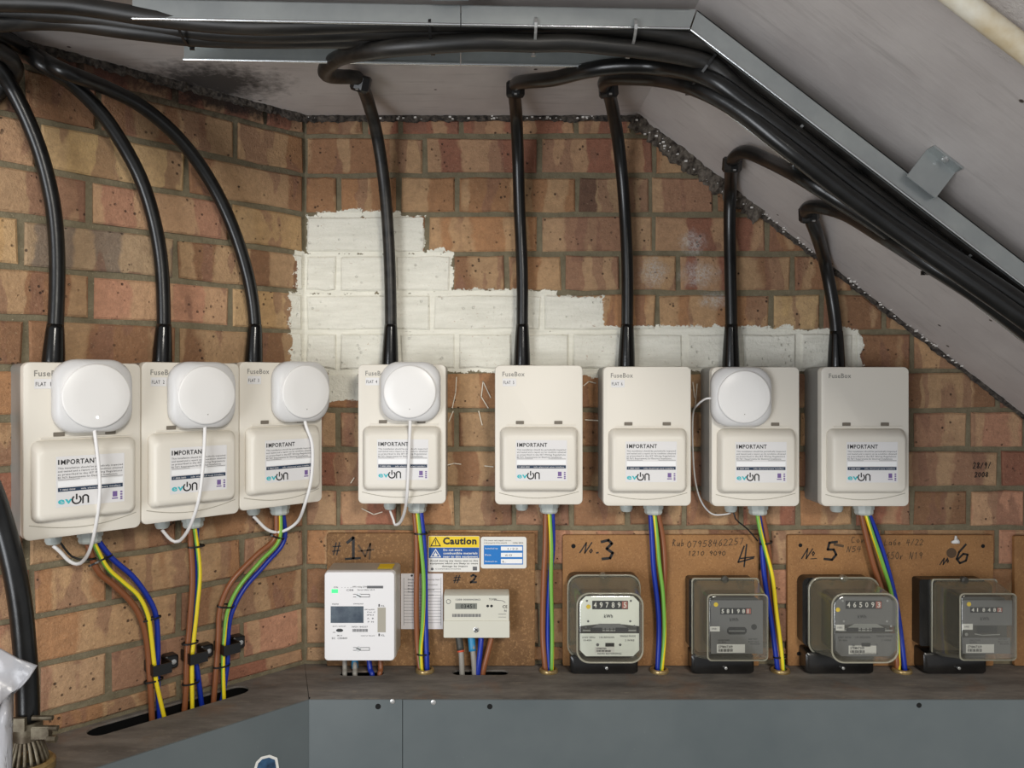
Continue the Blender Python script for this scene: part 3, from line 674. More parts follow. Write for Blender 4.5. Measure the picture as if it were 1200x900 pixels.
cord([U(480.5, 492, .095), U(480.5, 499, .102), U(479, 540, .106), U(477, 580, .1), U(474, 600, .07), U(469, 612, .04), U(463, 615, .03), U(461, 609, .028), gl(3)+Vector((0, 0, -.002))], 'white cord hanging straight from the hub above the Caution sign')
cord([U(838, 467, .09), U(828, 467, .085), U(818, 474, .06), U(812, 486, .03), U(812, 530, .02), U(815, 565, .02), U(822, 588, .022), U(834, 602, .026), U(848, 603, .027), gl(6)+Vector((0, 0, -.002))], 'thin white cord bowed out left of the box with the rightmost hub', .0019)
thing_tube('thin_lead', [blocal(0, 33*K+.006, -.027, -.012), PL(84, 652, .03), PL(100, 656, .035), PL(113, 654, .036)], .0016, 'black', 'thin black lead from the small gland of the leftmost service box', 'wire')
thing_tube('thin_lead', [blocal(6, 33*K+.005, -.027, -.012), U(862, 608, .03), U(876, 620, .03), U(888, 634, .033)], .0014, 'black', 'thin black lead below the box with the rightmost hub', 'wire')
# ---------------------------------------------------------------- coloured wires from the boxes to the shelf
sfn = lambda px, py, n: PL(px, py, n)
ufn = lambda px, py, n: U(px, py, n)
W = [
 (0, PL, .030, [('brown', [(108, 640), (113.6, 667), (134, 686), (155, 707), (167, 730), (172.7, 757), (176, 800), (179, 848)], 0), ('earth', [(112, 640), (124.5, 663.5), (143, 681), (162, 698), (173, 720), (177, 744), (180.5, 775), (184, 803), (196, 842)], .006), ('blue', [(117, 638), (131, 654), (156, 676), (174, 701), (183, 723), (185, 760), (184.5, 794), (188, 846)], -.002)]),
 (1, PL, .030, [('brown', [(227, 620), (225.6, 676), (222.5, 729), (219, 769), (218, 807), (215, 840)], 0), ('earth', [(234, 620), (234, 667), (231, 713), (227, 751), (225, 782), (225.6, 838)], .005), ('blue', [(231, 620), (230, 676), (227, 729), (225, 760), (231, 785), (238, 832)], -.005)]),
 (2, PL, .030, [('brown', [(331, 608), (322, 630), (300, 651), (271, 682), (258, 713), (256, 744), (253.6, 782), (249, 826)], 0), ('earth', [(335, 608), (327, 633), (305, 658), (280, 688), (267, 716), (263, 747), (261.5, 782), (263, 826)], .005), ('blue', [(339, 608), (333, 633), (312, 660), (286, 690), (271, 720), (267, 750), (266, 782), (258, 824)], -.003)]),
 (3, U, .030, [('brown', [(488, 604), (488.5, 640), (488, 713), (489.5, 760), (493, 790), (494, 800)], 0), ('earth', [(493, 604), (493.5, 640), (496.6, 682), (495.5, 729), (493, 765), (496, 800)], .006), ('blue', [(497, 604), (497.3, 640), (498.5, 682), (499, 729), (500.5, 785), (501, 800)], 0)]),
 (4, U, .030, [('brown', [(640, 604), (639, 640), (637, 682), (636, 744), (639.5, 790), (640, 800)], 0), ('earth', [(646.5, 604), (646, 640), (645.8, 682), (647, 744), (646.5, 790), (646, 800)], .006), ('blue', [(651, 604), (648, 640), (644, 682), (642, 744), (644, 790), (644, 800)], -.003)]),
 (5, U, .030, [('blue', [(763, 605), (764, 630), (766, 667), (771, 713), (772, 744), (770.5, 790), (771, 800)], 0), ('earth', [(769, 605), (770, 630), (772.5, 660), (777, 698), (778.5, 744), (775, 790), (774.5, 800)], .005), ('brown', [(775, 605), (776.5, 630), (779, 665), (778, 700), (776.5, 744), (774, 790), (773, 800)], -.006)]),
 (6, U, .030, [('brown', [(895, 605), (897.5, 625), (901, 651), (902, 682), (906, 722), (914, 775), (915, 800)], -.006), ('earth', [(888, 605), (891, 622), (897, 645), (905, 676), (910, 719), (917, 775), (918, 800)], .006), ('blue', [(893, 607), (893, 630), (893.5, 650), (896.5, 682), (903, 722.7), (911, 783), (911.5, 800)], -.001)]),
 (7, U, .030, [('brown', [(1010, 607), (1013.6, 622), (1023, 660), (1034, 695), (1044, 735), (1051, 775), (1052, 800)], -.002), ('earth', [(1016, 607), (1021, 622), (1034, 660), (1045, 698), (1051.5, 744.5), (1053, 788), (1053, 800)], .005), ('blue', [(1021, 607), (1026, 622), (1038.5, 660), (1051, 712), (1060, 782), (1061, 800)], -.003)]),
]
WHERE = ['under the leftmost service box', 'under the FLAT 2 box', 'under the box nearest the wall corner', 'passing left of the Caution sign', 'left of the orange board with number 3', 'between the meters numbered 3 and 4', 'at the right edge of the number 4 meter', 'running behind the number 5 meter']
for (bi, fn, dn_, ws) in W:
    for (kind, pts, lift) in ws:
        r = .0052 if kind == 'brown' else (.0046 if kind == 'blue' else .0038)
        if bi < 3: r *= .92
        n0 = .027
        q = []
        for j, (x, y) in enumerate(pts):
            dd = n0 if j == 0 else dn_+lift
            if bi == 7 and j >= 3: dd = .026+lift*.6
            if fn is U and j == len(pts)-1: dd = .040+lift*.5
            if fn is U and j == len(pts)-2 and y > 770: dd = .038+lift*.6
            q.append(fn(x, y, dd))
        top = mat4(BOX[bi]) @ Vector((66*K+({'brown': -.006, 'earth': 0, 'blue': .006}[kind]*(-1 if bi in (5,) else 1) if bi != 6 else {'brown': .006, 'earth': -.004, 'blue': 0}[kind]), -.027-(.004 if kind == 'earth' else 0), -.014))
        q = [top]+q[1:] if (q[0]-top).length < .03 else [top]+q
        q[-1].z = min(q[-1].z, ZL-.03)
        nm = {'brown': 'brown_wire', 'blue': 'blue_wire', 'earth': 'earth_wire'}[kind]
        cn = {'brown': 'brown', 'blue': 'blue', 'earth': 'green and yellow striped'}[kind]
        thing_tube(nm, q, r, ['yellow', 'green'] if kind == 'earth' else kind, '%s wire %s' % (cn, WHERE[bi]), 'wire', 'wires from service boxes down to the ledge', 12, step=.006, twist=(2.2, 2.5, 4, 4, 3, 4, 4, 4)[bi] if kind == 'earth' else 0, ph=2.6 if bi in (0, 1, 6) else 0, two=kind == 'earth')
# cable ties round the bundles
def ring_tie(name, c, axis, u, ru, rv, mat, lab, group, wd=.0028, th=.0008, tail=True, rotz=0):
    """a flat strap: oval ring about axis, with a ratchet head"""
    axis = axis.normalized(); u = (u-axis*u.dot(axis)).normalized(); v = axis.cross(u); n = 20; V = []; Fc = []
    for i in range(n):
        a = 2*math.pi*i/n
        for rr_, ww in ((1, -wd/2), (1, wd/2)):
            V.append(u*ru*math.cos(a)+v*rv*math.sin(a)+axis*ww)
        V.append(u*(ru+th)*math.cos(a)+v*(rv+th)*math.sin(a)-axis*wd/2); V.append(u*(ru+th)*math.cos(a)+v*(rv+th)*math.sin(a)+axis*wd/2)
    for i in range(n):
        j = (i+1) % n
        for a, b in ((0, 1), (1, 3), (3, 2), (2, 0)): Fc.append((4*i+a, 4*i+b, 4*j+b, 4*j+a))
    R = empty(name, c, 0, lab, 'cable tie', group)
    mesh('strap', V, Fc, mat, R)
    hc = u*(ru+.001)*.6+v*(rv+.001)*-.8
    hv, hf = box(-wd*.8, wd*.8, -.0018, .0018, -wd*.8, wd*.8)
    mesh('ratchet_head', [Vector(a)+hc+Vector((0, -.0012, 0)) for a in hv], hf, mat, R)
    return R
TG = 'black ties round the coloured wires'
TIES = [(0, PL, 118, 657, .030, .6, 13, 'just below the leftmost box'), (0, PL, 177, 725, .030, .15, 10.5, 'at the bend of the leftmost wire bundle'), (0, PL, 180, 797, .030, .05, 10, 'below the clip on the leftmost wire bundle'),
        (1, PL, 230, 640, .030, 0, 9, 'just below the FLAT 2 box'), (1, PL, 223, 753, .030, 0, 8.5, 'just above the clip on the second wire bundle'), (1, PL, 223.5, 800, .030, 0, 9, 'below the clip on the second wire bundle'),
        (2, PL, 325, 628, .030, -.7, 9.5, 'just below the box nearest the wall corner'), (2, PL, 264.5, 710, .030, -.3, 9.5, 'at the bend of the third wire bundle'), (2, PL, 260, 780, .030, 0, 9, 'below the clip on the third wire bundle'),
        (3, U, 493, 625, .031, 0, 9, 'on the wires left of the Caution sign, upper one'), (3, U, 496, 766, .032, 0, 9, 'on the wires right of the first white meter, lower one'),
        (6, U, 897.5, 636, .031, .25, 8.5, 'on the wires below the box with the rightmost hub'), (6, U, 914, 769, .034, .15, 9, 'just above the brass ring right of meter 4')]
for (bi, fn, px, py, n_, sl_, hw, wh) in TIES:
    c = fn(px, py, n_); ax = Vector((sl_*.8, .0, -1)); u = TR if fn is PL else Vector((1, 0, 0)); kk = (c.y+D)/F*(1.25 if fn is PL else 1)
    ring_tie('cable_tie', c, ax, u, hw*kk*.86, .0085, 'black', 'black cable tie '+wh, TG)
# P clips
for i, (px, py, wh) in enumerate([(186, 775, 'leftmost'), (228, 762.5, 'second'), (266, 752.5, 'third')]):
    c = PL(px-5, py, 0); k = (c.y+D)/F*1.25
    R = empty('pipe_clip', c, A, 'black plastic clip screwed to the brickwork over the %s wire bundle' % wh, 'clip', 'black clips on the angled wall')
    v, f = merge([box(-.019, -.0165, -.045, -.006, -.0085, .0085), box(-.019, .011, -.047, -.044, -.0085, .0085), box(.009, .0115, -.045, -.004, -.0085, .0085)])
    mesh('clip_band', v, f, 'black', R)
    v, f = rloft([(-.005, .009, .031, -.011, .011, .004), (-.022, .009, .031, -.011, .011, .004), (-.024, .011, .029, -.009, .009, .004)], 4)
    mesh('fixing_lug', v, f, 'black', R, sharp=30)
    mesh('screw', *lathe((.0225, 0, 0), [(.0042, -.0235), (.0042, -.0252), (.002, -.0256)], 12, 'y'), 'screw', R)
# brass rings
for i, gpx in enumerate(GR):
    q = on_shelf(*gpx); z = ZL
    R = empty('brass_bush', (q.x, q.y, z), 0, 'brass bushing ring %s' % ['below the record card, between the two white meters', 'left of the white-dialled domed meter', 'just right of the white-dialled domed meter', 'just left of the grey octagonal domed meter', 'just left of the rightmost domed meter'][i], 'bushing', 'brass rings set in the ledge')
    prof = [(.0115, -.016), (.0132, -.016), (.0132, 0), (.0172, 0), (.0178, .002), (.0165, .0055), (.0135, .0068), (.0115, .005), (.0115, -.016)]
    v, f = loft([[(r*math.cos(2*math.pi*k/28), r*math.sin(2*math.pi*k/28), h) for k in range(28)] for r, h in prof], (False, False))
    mesh('brass_ring', v, f, 'brass', R, True, sharp=40)
# ---------------------------------------------------------------- big black cables
def cable(name, pts, r, mat, lab, group, boot=None, cuff=None, n=14):
    root = Vector(pts[0]); R = empty(name, root, 0, lab, 'cable', group)
    v, f, _ = tube(pts, r, n, .012); mesh('cable_sheath', v, f, mat, R, True, world=True)
    if boot:
        v, f, _ = tube(boot, r, 14, .006, rad=lambda u: 1.42-.37*u**1.6 if u < .96 else 1.04); mesh('heat_shrink_boot', v, f, 'boot', R, True, world=True)
    if cuff:
        c, ax = cuff; ax = ax.normalized(); a = Vector((0, -1, 0)); a = (a-ax*a.dot(ax)).normalized(); b = ax.cross(a)
        rings = [[c+ax*h+(a*math.cos(math.pi/4*k+.4)+b*math.sin(math.pi/4*k+.4))*rad for k in range(8)] for rad, h in ((.0135, -.014), (.0165, -.010), (.0165, .009), (.0135, .012))]
        v, f = loft(rings); mesh('elbow_cuff', v, f, 'black', R, world=True)
        s = c+a*.017-ax*.010; mesh('cuff_screw', *merge([box(s.x-.0022, s.x+.0022, s.y-.001, s.y+.001, s.z-.0013, s.z+.0013)]), 'screw', R, world=True)
    return R
def topg(i): return blocal(i, 33*K, -.027, BH)
RC = .0112
BG = 'black cables rising from the service boxes'
def lp(px, py, dl): # under the sloping tray: ray meets lip plane, then dl nearer the camera
    r, s = (px-VX)/F, (VY-py)/F; t_ = ((.45)+.77*.25)/(s+.77*r)
    return P(px, py, t_-dl)
def boot_pts(i, top): b = topg(i); return [b+Vector((0, 0, -.004)), b+(top-b)*.5, top]
C1 = [(65, 385, .028), (67, 330, .028), (66, 280, .030), (61, 235, .032), (49, 185, .034), (32, 140, .036), (12, 100, .038), (-4, 76, .05)]
C2 = [(192, 385, .028), (190, 320, .028), (183, 270, .030), (169, 220, .034), (149, 178, .040), (119, 133, .048), (84, 98, .055), (50, 76, .07)]
C3 = [(299, 385, .028), (292, 330, .028), (274, 270, .030), (248, 215, .034), (213, 166, .042), (168, 126, .055), (120, 101, .075), (72, 82, .095)]
ends = [[(-25, 50, 1.08), (-60, 30, 1.03), (-130, 20, .98)], [(25, 56, 1.13), (-5, 38, 1.08), (-60, 24, 1.02), (-130, 30, .97)], [(42, 64, 1.135), (10, 48, 1.09), (-30, 36, 1.04), (-130, 40, .96)]]
WD = ['black cable curving up from the leftmost service box', 'black cable curving up from the FLAT 2 box', 'black cable curving up from the box nearest the wall corner', 'black cable with a hooked top rising above the Caution sign box',
      'black vertical cable rising from the FLAT 5 box', 'black cable rising from the FLAT 6 box', 'black cable rising from the box with the rightmost hub', 'rightmost black cable, rising slanted from the last service box']
for i, (c, en) in enumerate(zip((C1, C2, C3), ends)):
    pts = [topg(i)]+[PL(*q) for q in c]+[P(*q) for q in en]
    cable('power_cable', pts, RC, 'cable', WD[i], BG, boot_pts(i, PL(c[0][0], c[0][1]-5, .028)))
def lane(k, drop, xs, left, lab):
    pts = [P(*q) for q in left]
    for X in xs: pts.append(Vector((X, -D+.9535+.0394*(X+.4445)+.014+.0228*k, EYE+.4596-drop-(.010 if X < -.2 else .004 if X < -.1 else 0))))
    for s_ in (.045, .12, .25, .4, .6, .8, 1.05, 1.25): pts.append(Vector((.25+s_*.792, -D+.995+.0228*k, EYE+.4596-s_*.61+.004))-SU0*drop)
    return pts
SU0 = Vector((.610, 0, .792)).normalized()
c4 = [U(458, 385, .028), U(457, 320, .030), U(454, 260, .035), U(449, 205, .045), U(441, 155, .075), U(431, 118, .13), P(424, 100, 1.27), P(418, 91, 1.235), P(402, 90, 1.215), P(388, 89, 1.18), P(381, 85, 1.15), P(385, 76, 1.11), P(402, 66, 1.06), P(432, 60, 1.02), P(475, 55, 1.0)]+lane(.3, .0225, (-.02, .05, .13), [], 0)
cable('power_cable', [topg(3)]+c4, RC, 'dusty', WD[3], BG, boot_pts(3, U(458, 380, .028)), (P(423, 97, 1.25), Vector((.3, -.4, 1))))
c5 = [U(612, 385, .028), U(612, 320, .030), U(609, 250, .036), U(607, 185, .06), U(605, 135, .115), P(603, 108, 1.29), P(606, 98, 1.25), P(622, 95, 1.20), P(650, 92, 1.15), P(690, 82, 1.095), P(730, 77, 1.075), P(775, 79, 1.06), lp(830, 92, .05), lp(880, 126, .05), lp(940, 171, .05), lp(1010, 226, .05), lp(1090, 284, .05), lp(1200, 358, .05), lp(1290, 428, .05)]
cable('power_cable', [topg(4)]+c5, RC, 'cable', WD[4], BG, boot_pts(4, U(612, 380, .028)), (P(604, 104, 1.275), Vector((0, -.25, 1))))
c6 = [U(735, 385, .028), U(735, 310, .030), U(731, 230, .036), U(725, 170, .07), U(718, 128, .14), P(713, 108, 1.285), P(708, 98, 1.24), P(716, 92, 1.20), P(740, 91, 1.16), P(775, 93, 1.11), lp(815, 103, .07), lp(860, 126, .075), lp(920, 172, .09), lp(985, 223, .09), lp(1060, 277, .085), lp(1200, 375, .09), lp(1290, 445, .09)]
cable('power_cable', [topg(5)]+c6, RC, 'cable', WD[5], BG, boot_pts(5, U(735, 380, .028)), (P(713, 104, 1.27), Vector((-.1, -.25, 1))))
c7 = [U(857, 385, .028), U(856, 320, .028), U(855, 260, .032), U(856, 220, .06), P(857, 196, 1.34), P(861, 184, 1.29), P(874, 178, 1.25), P(900, 188, 1.20), lp(940, 208, .03), lp(985, 236, .04), lp(1030, 264, .05), lp(1075, 296, .05), lp(1200, 376, .05), lp(1290, 446, .05)]
cable('power_cable', [topg(6)]+c7, RC, 'cable', WD[6], BG, boot_pts(6, U(857, 380, .028)), (P(858, 192, 1.32), Vector((0, -.3, 1))))
c8 = [U(980, 390, .028), U(975, 350, .028), U(966, 305, .050), P(957, 274, 1.335), P(949, 254, 1.30), P(945, 245, 1.27), P(958, 242, 1.23), P(990, 250, 1.18), lp(1035, 276, .05), lp(1080, 304, .085), lp(1140, 342, .09), lp(1200, 386, .09), lp(1290, 456, .09)]
cable('power_cable', [topg(7)]+c8, RC, 'cable', WD[7], BG, boot_pts(7, U(980, 388, .028)), (P(948, 250, 1.295), Vector((-.2, -.4, 1))))
# the bundle lying in the tray
MG = 'black cables lying in the overhead tray'
LX = (-.30, -.15, 0, .13)
LA = [lane(0, 0, LX, [(-150, -5, .90), (-40, 2, .93), (80, 6, .95), (190, 22, .965)], 0), lane(1, 0, LX, [(-150, 16, .91), (-40, 14, .95), (80, 18, .975), (190, 33, .99)], 0),
      lane(2, 0, LX[1:], [(-150, 40, .92), (-40, 30, .95), (60, 25, .98), (160, 37, .99), (260, 46, 1.005)], 0)]
LN = ['nearest the front lip of the tray', 'second from the front lip of the tray', 'lying in the middle of the tray']
for q, nm in zip(LA, LN): cable('tray_cable', q, .0112, 'dusty', 'thick dusty black cable '+nm, MG)
# extra dark loops in the upper left corner
for k, (q, nm) in enumerate([([(-120, 62, .98), (-50, 52, 1.03), (0, 60, 1.07), (18, 78, 1.10), (6, 100, 1.12), (-30, 128, 1.1), (-100, 160, 1.05)], 'looping down at the far upper left corner'),
                    ([(-120, 46, .96), (-30, 36, 1.03), (30, 40, 1.09), (70, 62, 1.15), (110, 88, 1.19), (150, 106, 1.225)], 'running short along the angled wall top')]):
    if k == 0: cable('power_cable', [P(*a) for a in q], RC, 'dusty', 'dusty black cable '+nm, 'spare black cables')
# thick armoured cable lower left
arm = [P(-60, 500, 1.0), P(-18, 560, 1.03), P(2, 612, 1.05), P(15, 660, 1.055), P(24, 710, 1.06), P(29, 760, 1.065), P(32, 805, 1.07), P(33, 848, 1.07)]
R = cable('armoured_cable', arm, .0150, 'cable', 'thick black armoured cable down the left edge beside the plastic bag', None)
c = P(33, 868, 1.07)
cb = P(33, 846, 1.07)
mesh('earth_clamp', *merge([cyl('z', (cb.x, cb.y, 0), .0185, .0185, cb.z-.022, cb.z+.002, 18), box(cb.x+.012, cb.x+.036, cb.y-.014, cb.y-.004, cb.z-.018, cb.z-.003), box(cb.x-.010, cb.x+.008, cb.y-.022, cb.y-.016, cb.z-.004, cb.z+.014)]), 'armour', R, world=True, sharp=30)
mesh('clamp_bolt', *merge([cyl('x', (0, cb.y-.010, cb.z-.004), .004, .004, cb.x+.010, cb.x+.047, 8), cyl('x', (0, cb.y-.010, cb.z+.010), .0035, .0035, cb.x+.012, cb.x+.040, 8), cyl('x', (0, cb.y-.012, cb.z-.018), .005, .005, cb.x+.034, cb.x+.046, 6)]), 'armour', R, world=True, sharp=30)
st_ = []
gb = ZL+.004
for i in range(18):
    a = 2*math.pi*i/18; v, f, _ = tube([(cb.x+.012*math.cos(a), cb.y+.012*math.sin(a), cb.z-.018), (cb.x+.018*math.cos(a+.15), cb.y+.018*math.sin(a+.15), cb.z-.034), (cb.x+.026*math.cos(a+.2), cb.y+.026*math.sin(a+.2), gb+.004)], .0026, 6, .01)
    st_.append((v, f))
for v, f in st_: mesh('armour_strand', v, f, 'armour', R, True, world=True)
v, f = loft([[(cb.x+r*math.cos(2*math.pi*k/24), cb.y+r*math.sin(2*math.pi*k/24), h) for k in range(24)] for r, h in [(.024, gb-.003), (.034, gb-.003), (.034, gb+.008), (.030, gb+.012), (.024, gb+.010), (.024, gb-.003)]], (False, False))
mesh('gland_ring', v, f, 'brass', R, True, world=True, sharp=40)
# plastic bag lower left
def bag():
    T = .93
    out = [(-60, 735), (-20, 752), (0, 762), (20, 773), (42, 781), (33, 795), (24, 806), (14, 811), (13, 850), (12, 900), (12, 960), (-60, 960)]
    cpt = (-25, 850); rings = []
    for k in (1, .8, .6, .4, .2, .05):
        rings.append([P(cpt[0]+(x-cpt[0])*k, cpt[1]+(y-cpt[1])*k, T+.010*math.sin(x*.09+k*5)*k+.012*math.cos(y*.05+k*7)) for x, y in out])
    V, Fc = loft(rings, (False, True)); n = len(V)
    V2 = [v+Vector((0, .004, 0)) for v in V]
    Fc = Fc+[tuple(reversed([i+n for i in f])) for f in Fc]
    m_ = len(out); Fc += [(i, i+n, (i+1) % m_+n, (i+1) % m_) for i in range(m_)]
    return V+V2, Fc
v, f = bag(); q = P(-10, 960, .93)
o = mesh('plastic_bag', [a-q for a in v], f, 'poly', None, True); o.location = q
tag(o, 'crumpled milky plastic bag at the lower left edge of the picture', 'bag')
# ---------------------------------------------------------------- cable tray
TRY = empty('cable_tray', (.25, -D+1.03, EYE+.475), 0, 'galvanised steel cable tray under the ceiling, turning down along the sloping soffit', 'cable tray')
def tray_y(px): return .9535+(.981-.9535)*(px-155)/(808-155)
def frame(X, s=0, slope=False, q=0, h=0): pass
zt, zbm = .4745, .450
def sect(xa, xb, ra, rb, name):
    # straight section between x positions, front lip at distance ra..rb; rear lip .122 behind
    w_ = .118; th = .0012; V = []; Fc = []
    parts = []
    def slab(pa, pb, pc, pd, off): # quad -> thin solid
        n = [Vector(q) for q in (pa, pb, pc, pd)]; m_ = [v+off for v in n]
        return n+m_, [(3, 2, 1, 0), (4, 5, 6, 7), (0, 1, 5, 4), (1, 2, 6, 5), (2, 3, 7, 6), (3, 0, 4, 7)]
    return slab
def make_section(p0, p1, u_up, name, lipdir=1, slots=True, front=(0, 0), rear=(0, 0), m0=0, m1=0):
    """p0,p1: front-lip bottom points; channel opens downward. front/rear: end trims along the run for each lip"""
    run = (p1-p0).normalized(); L = (p1-p0).length; back = Vector((-.04, 1, 0)).normalized() if abs(run.z) < .05 else Vector((0, 1, 0))
    up = u_up; wd = .122; hgt = .025; th = .0013
    O = p0; parts = []
    def bxq(a0, a1, b0, b1, c0, c1, fr=None):
        sh = lambda a, c: a+(m0*c if a < .03 else m1*c if a > L-.03 else 0)
        v = [O+run*sh(a, c)+back*b+up*c for a in (a0, a1) for b in (b0, b1) for c in (c0, c1)]
        return v, box(0, 1, 0, 1, 0, 1)[1]
    a, b = 0, L
    parts.append(bxq(front[0], L+front[1], 0, th, 0, hgt)); parts.append(bxq(rear[0], L+rear[1], wd, wd+th, 0, hgt))
    parts.append(bxq(front[0], L+front[1], 0, .006, 0, th)); parts.append(bxq(rear[0], L+rear[1], wd-.006+th, wd+th, 0, th))
    # base with slots: strips + bridges
    f0, r0, f1, r1 = front[0], rear[0], L+front[1], L+rear[1]
    rows = [0, .020, .026, .055, .061, .090, .096, wd]
    for i in range(7):
        lo, hi = rows[i], rows[i+1]; g0 = f0+(r0-f0)*lo/wd; g1 = f1+(r1-f1)*lo/wd
        if i % 2 == 0: parts.append(bxq(max(f0, r0) if f0 != r0 else f0, min(f1, r1) if f1 != r1 else f1, lo, hi, hgt-th, hgt))
        else:
            x = min(f0, r0)+.0 if f0 == r0 else max(f0, r0); e = min(f1, r1)
            while x < e: parts.append(bxq(x, min(x+.030, e), lo, hi, hgt-th, hgt)); x += .050
    for f_, b_ in ((front, -.0002), (rear, wd-.0012)):
        v, f, _ = tube([O+run*(f_[0])+back*b_, O+run*(L/2)+back*b_, O+run*(L+f_[1])+back*b_], .0019, 8, .1); o_ = mesh('rolled_edge', v, f, 'bead', TRY, True, world=True, sharp=60)
    return merge(parts)
UPV = Vector((0, 0, 1)); SD = Vector((.792, 0, -.610)).normalized(); SU = Vector((.610, 0, .792)).normalized()
pL = P(155, 22, .9535); pM = P(540, 31, .970); pC = P(808, 34.5, .981)
pL.z = pM.z = pC.z = EYE+.450
v, f = make_section(pL, pM-Vector((.0006, 0, 0)), UPV, 's', rear=(.02, 0)); mesh('tray_section', v, f, 'galv', TRY, world=True)
v, f = make_section(pM+Vector((.0006, 0, 0)), pC, UPV, 's', rear=(0, -.008), m1=.34); mesh('tray_section', v, f, 'galv', TRY, world=True)
pE = pC+SD*1.3
v, f = make_section(pC+SD*.002, pE, SU, 's', rear=(-.006, 0), m0=-.34); mesh('tray_section', v, f, 'galv', TRY, world=True)
# hangers / brackets
def bracket(name, lab, verts_f):
    pass
q = P(528, 2, .962)
R = empty('tray_bracket', (q.x, q.y, ZC), 0, 'small galvanised bracket above the front lip of the tray at the picture top', 'bracket')
mesh('bracket_plate', *merge([box(-.023, .023, -.003, .030, -.003, 0), box(-.023, .023, -.003, -.001, -.0300, 0)]), 'galv', R)
# bracket on the slope
f1, f2, f3, f4 = (1087, 173), (1121, 200), (1098, 228), (1063, 202)
def slope_t(px, py): r, s = (px-VX)/F, (VY-py)/F; return (.506+.77*.277)/(s+.77*r)
ta = slope_t(1104, 187); c0_ = P(1104, 187, ta)
R = empty('tray_bracket', c0_, 0, 'galvanised angle bracket screwed to the sloping soffit above the tray', 'bracket')
Wd = .046; 
def bq(a0, a1, b0, b1, c0, c1): return [c0_+SD*a+Vector((0, -1, 0))*b+SU*c for a in (a0, a1) for b in (b0, b1) for c in (c0, c1)], box(0, 1, 0, 1, 0, 1)[1]
mesh('bracket_face', *merge([bq(-Wd/2, Wd/2, -.001, .001, -.044, 0)]), 'galv', R, world=True)
mesh('bracket_lip', *merge([bq(-Wd/2, Wd/2, .001, .016, -.003, -.0005)]), 'galv', R, world=True)
mesh('bracket_side', *merge([bq(Wd/2-.0015, Wd/2, -.028, -.001, -.044, -.001)]), 'galv', R, world=True)
sc_ = c0_+Vector((0, -.010, 0))+SU*-.003
rings = [[sc_+SU*h+(SD*math.cos(k*math.pi/6)+Vector((0, -1, 0))*math.sin(k*math.pi/6))*r for k in range(12)] for r, h in ((.0048, 0), (.0044, -.002), (.002, -.0028))]
mesh('screw', *loft(rings), 'screw', R, world=True)
# ties on the tray cables
def run_tie(px, py, tt, slope, ru, rv, mat, lab, wd=.0035, zoff=0):
    c = P(px, py, tt); ax = SD if slope else Vector((1, 0, 0))
    return ring_tie('cable_tie', c, ax, Vector((0, 1, 0)), ru, rv, mat, lab, 'ties round the tray cables', wd)
run_tie(219, 36, .995, False, .030, .017, 'black', 'black tie round the tray cables near the tray left end')
run_tie(506, 41, 1.005, False, .037, .0175, 'black', 'black tie hanging below the straight tray at the joint')
run_tie(626, 42, 1.005, False, .037, .0175, 'screw', 'metal tie round the tray cables above the FLAT 5 cable')
run_tie(739, 44, 1.005, False, .037, .0175, 'screw', 'metal tie round the tray cables just before the bend')
c_ = LA[1]
def slope_pt(s_, off, drop): return Vector((.25+s_*.792, -D+off, EYE+.4596-s_*.61))-SU*drop
for s_, m_, lb in ((.055, 'black', 'black tie round all the cables at the tray bend'), (.20, 'screw', 'silver tie round the cables on the slope above the box hub'), (.475, 'screw', 'silver tie round the cables on the lower slope'), (.46, 'black', 'black tie beside the silver one on the lower slope')):
    big = m_ == 'black'
    c = slope_pt(s_, 1.028, .016 if big else .002)
    ring_tie('cable_tie', c, SD, Vector((0, 1, 0)), (.042 if s_ < .1 else .036) if big else .036, .028 if big else .015, m_, lb, 'ties round the tray cables', .0035)
# cream pipe on the soffit, upper right
a = P(1086, -30, .722); d_ = SD
v, f, _ = tube([a-d_*.05, a+d_*.1, a+d_*.22, a+d_*.5], .0105, 16, .02)
o = mesh('ceiling_pipe', [Vector(x)-a for x in v], f, 'pipe', None, True); o.location = a
tag(o, 'cream painted pipe with rusty stains along the soffit, top right corner', 'pipe')
# ---------------------------------------------------------------- boards
def board(x0, x1, y0, y1, mat, lab):
    a, b = U(x0, y1, .014), U(x1, y0, .014)
    q = Vector(((a.x+b.x)/2, 0, a.z)); R = empty('backing_board', q, 0, lab, 'board')
    z0 = ZL+.001
    bvx = rloft([(-.0065, a.x, b.x, z0, b.z, .003), (-.0132, a.x, b.x, z0, b.z, .003), (-.014, a.x+.0008, b.x-.0008, z0+.0008, b.z-.0008, .003)], 3)
    mesh('board_panel', *bvx, mat, R, world=True); return R
B1 = board(383, 627, 625, 778, 'chipboard', 'dark speckled chipboard behind the two white meters, marked # 1 and # 2')
B2 = board(659.5, 889.5, 627, 778, 'hardboard', 'orange-brown hardboard behind the white-dialled octagonal meter and the plain square one')
B3 = board(923, 1164.5, 627, 778, 'hardboard', 'orange-brown hardboard with two dark screw heads, behind the two rightmost domed meters')
B4 = board(1189, 1330, 628, 778, 'hardboard', 'orange-brown hardboard cut off by the right edge of the picture')
bi_ = lambda: Ink(lambda x, y, l: U(x, y, .0143+l))
ik = bi_()
scrawl(ik, 'handwriting', 'marker', '#', 389, 650, 14, 12, 1.3)
ik.stroke('handwriting', 'marker', [(407, 636), (414, 630), (414, 654)], 3.4); ik.stroke('handwriting', 'marker', [(405, 655), (422, 654)], 2.6)
ik.stroke('handwriting', 'smudge', [(420, 639), (428, 652), (434, 637), (433, 655)], 2.2); ik.stroke('handwriting', 'smudge', [(420, 646), (438, 644)], 1.8)
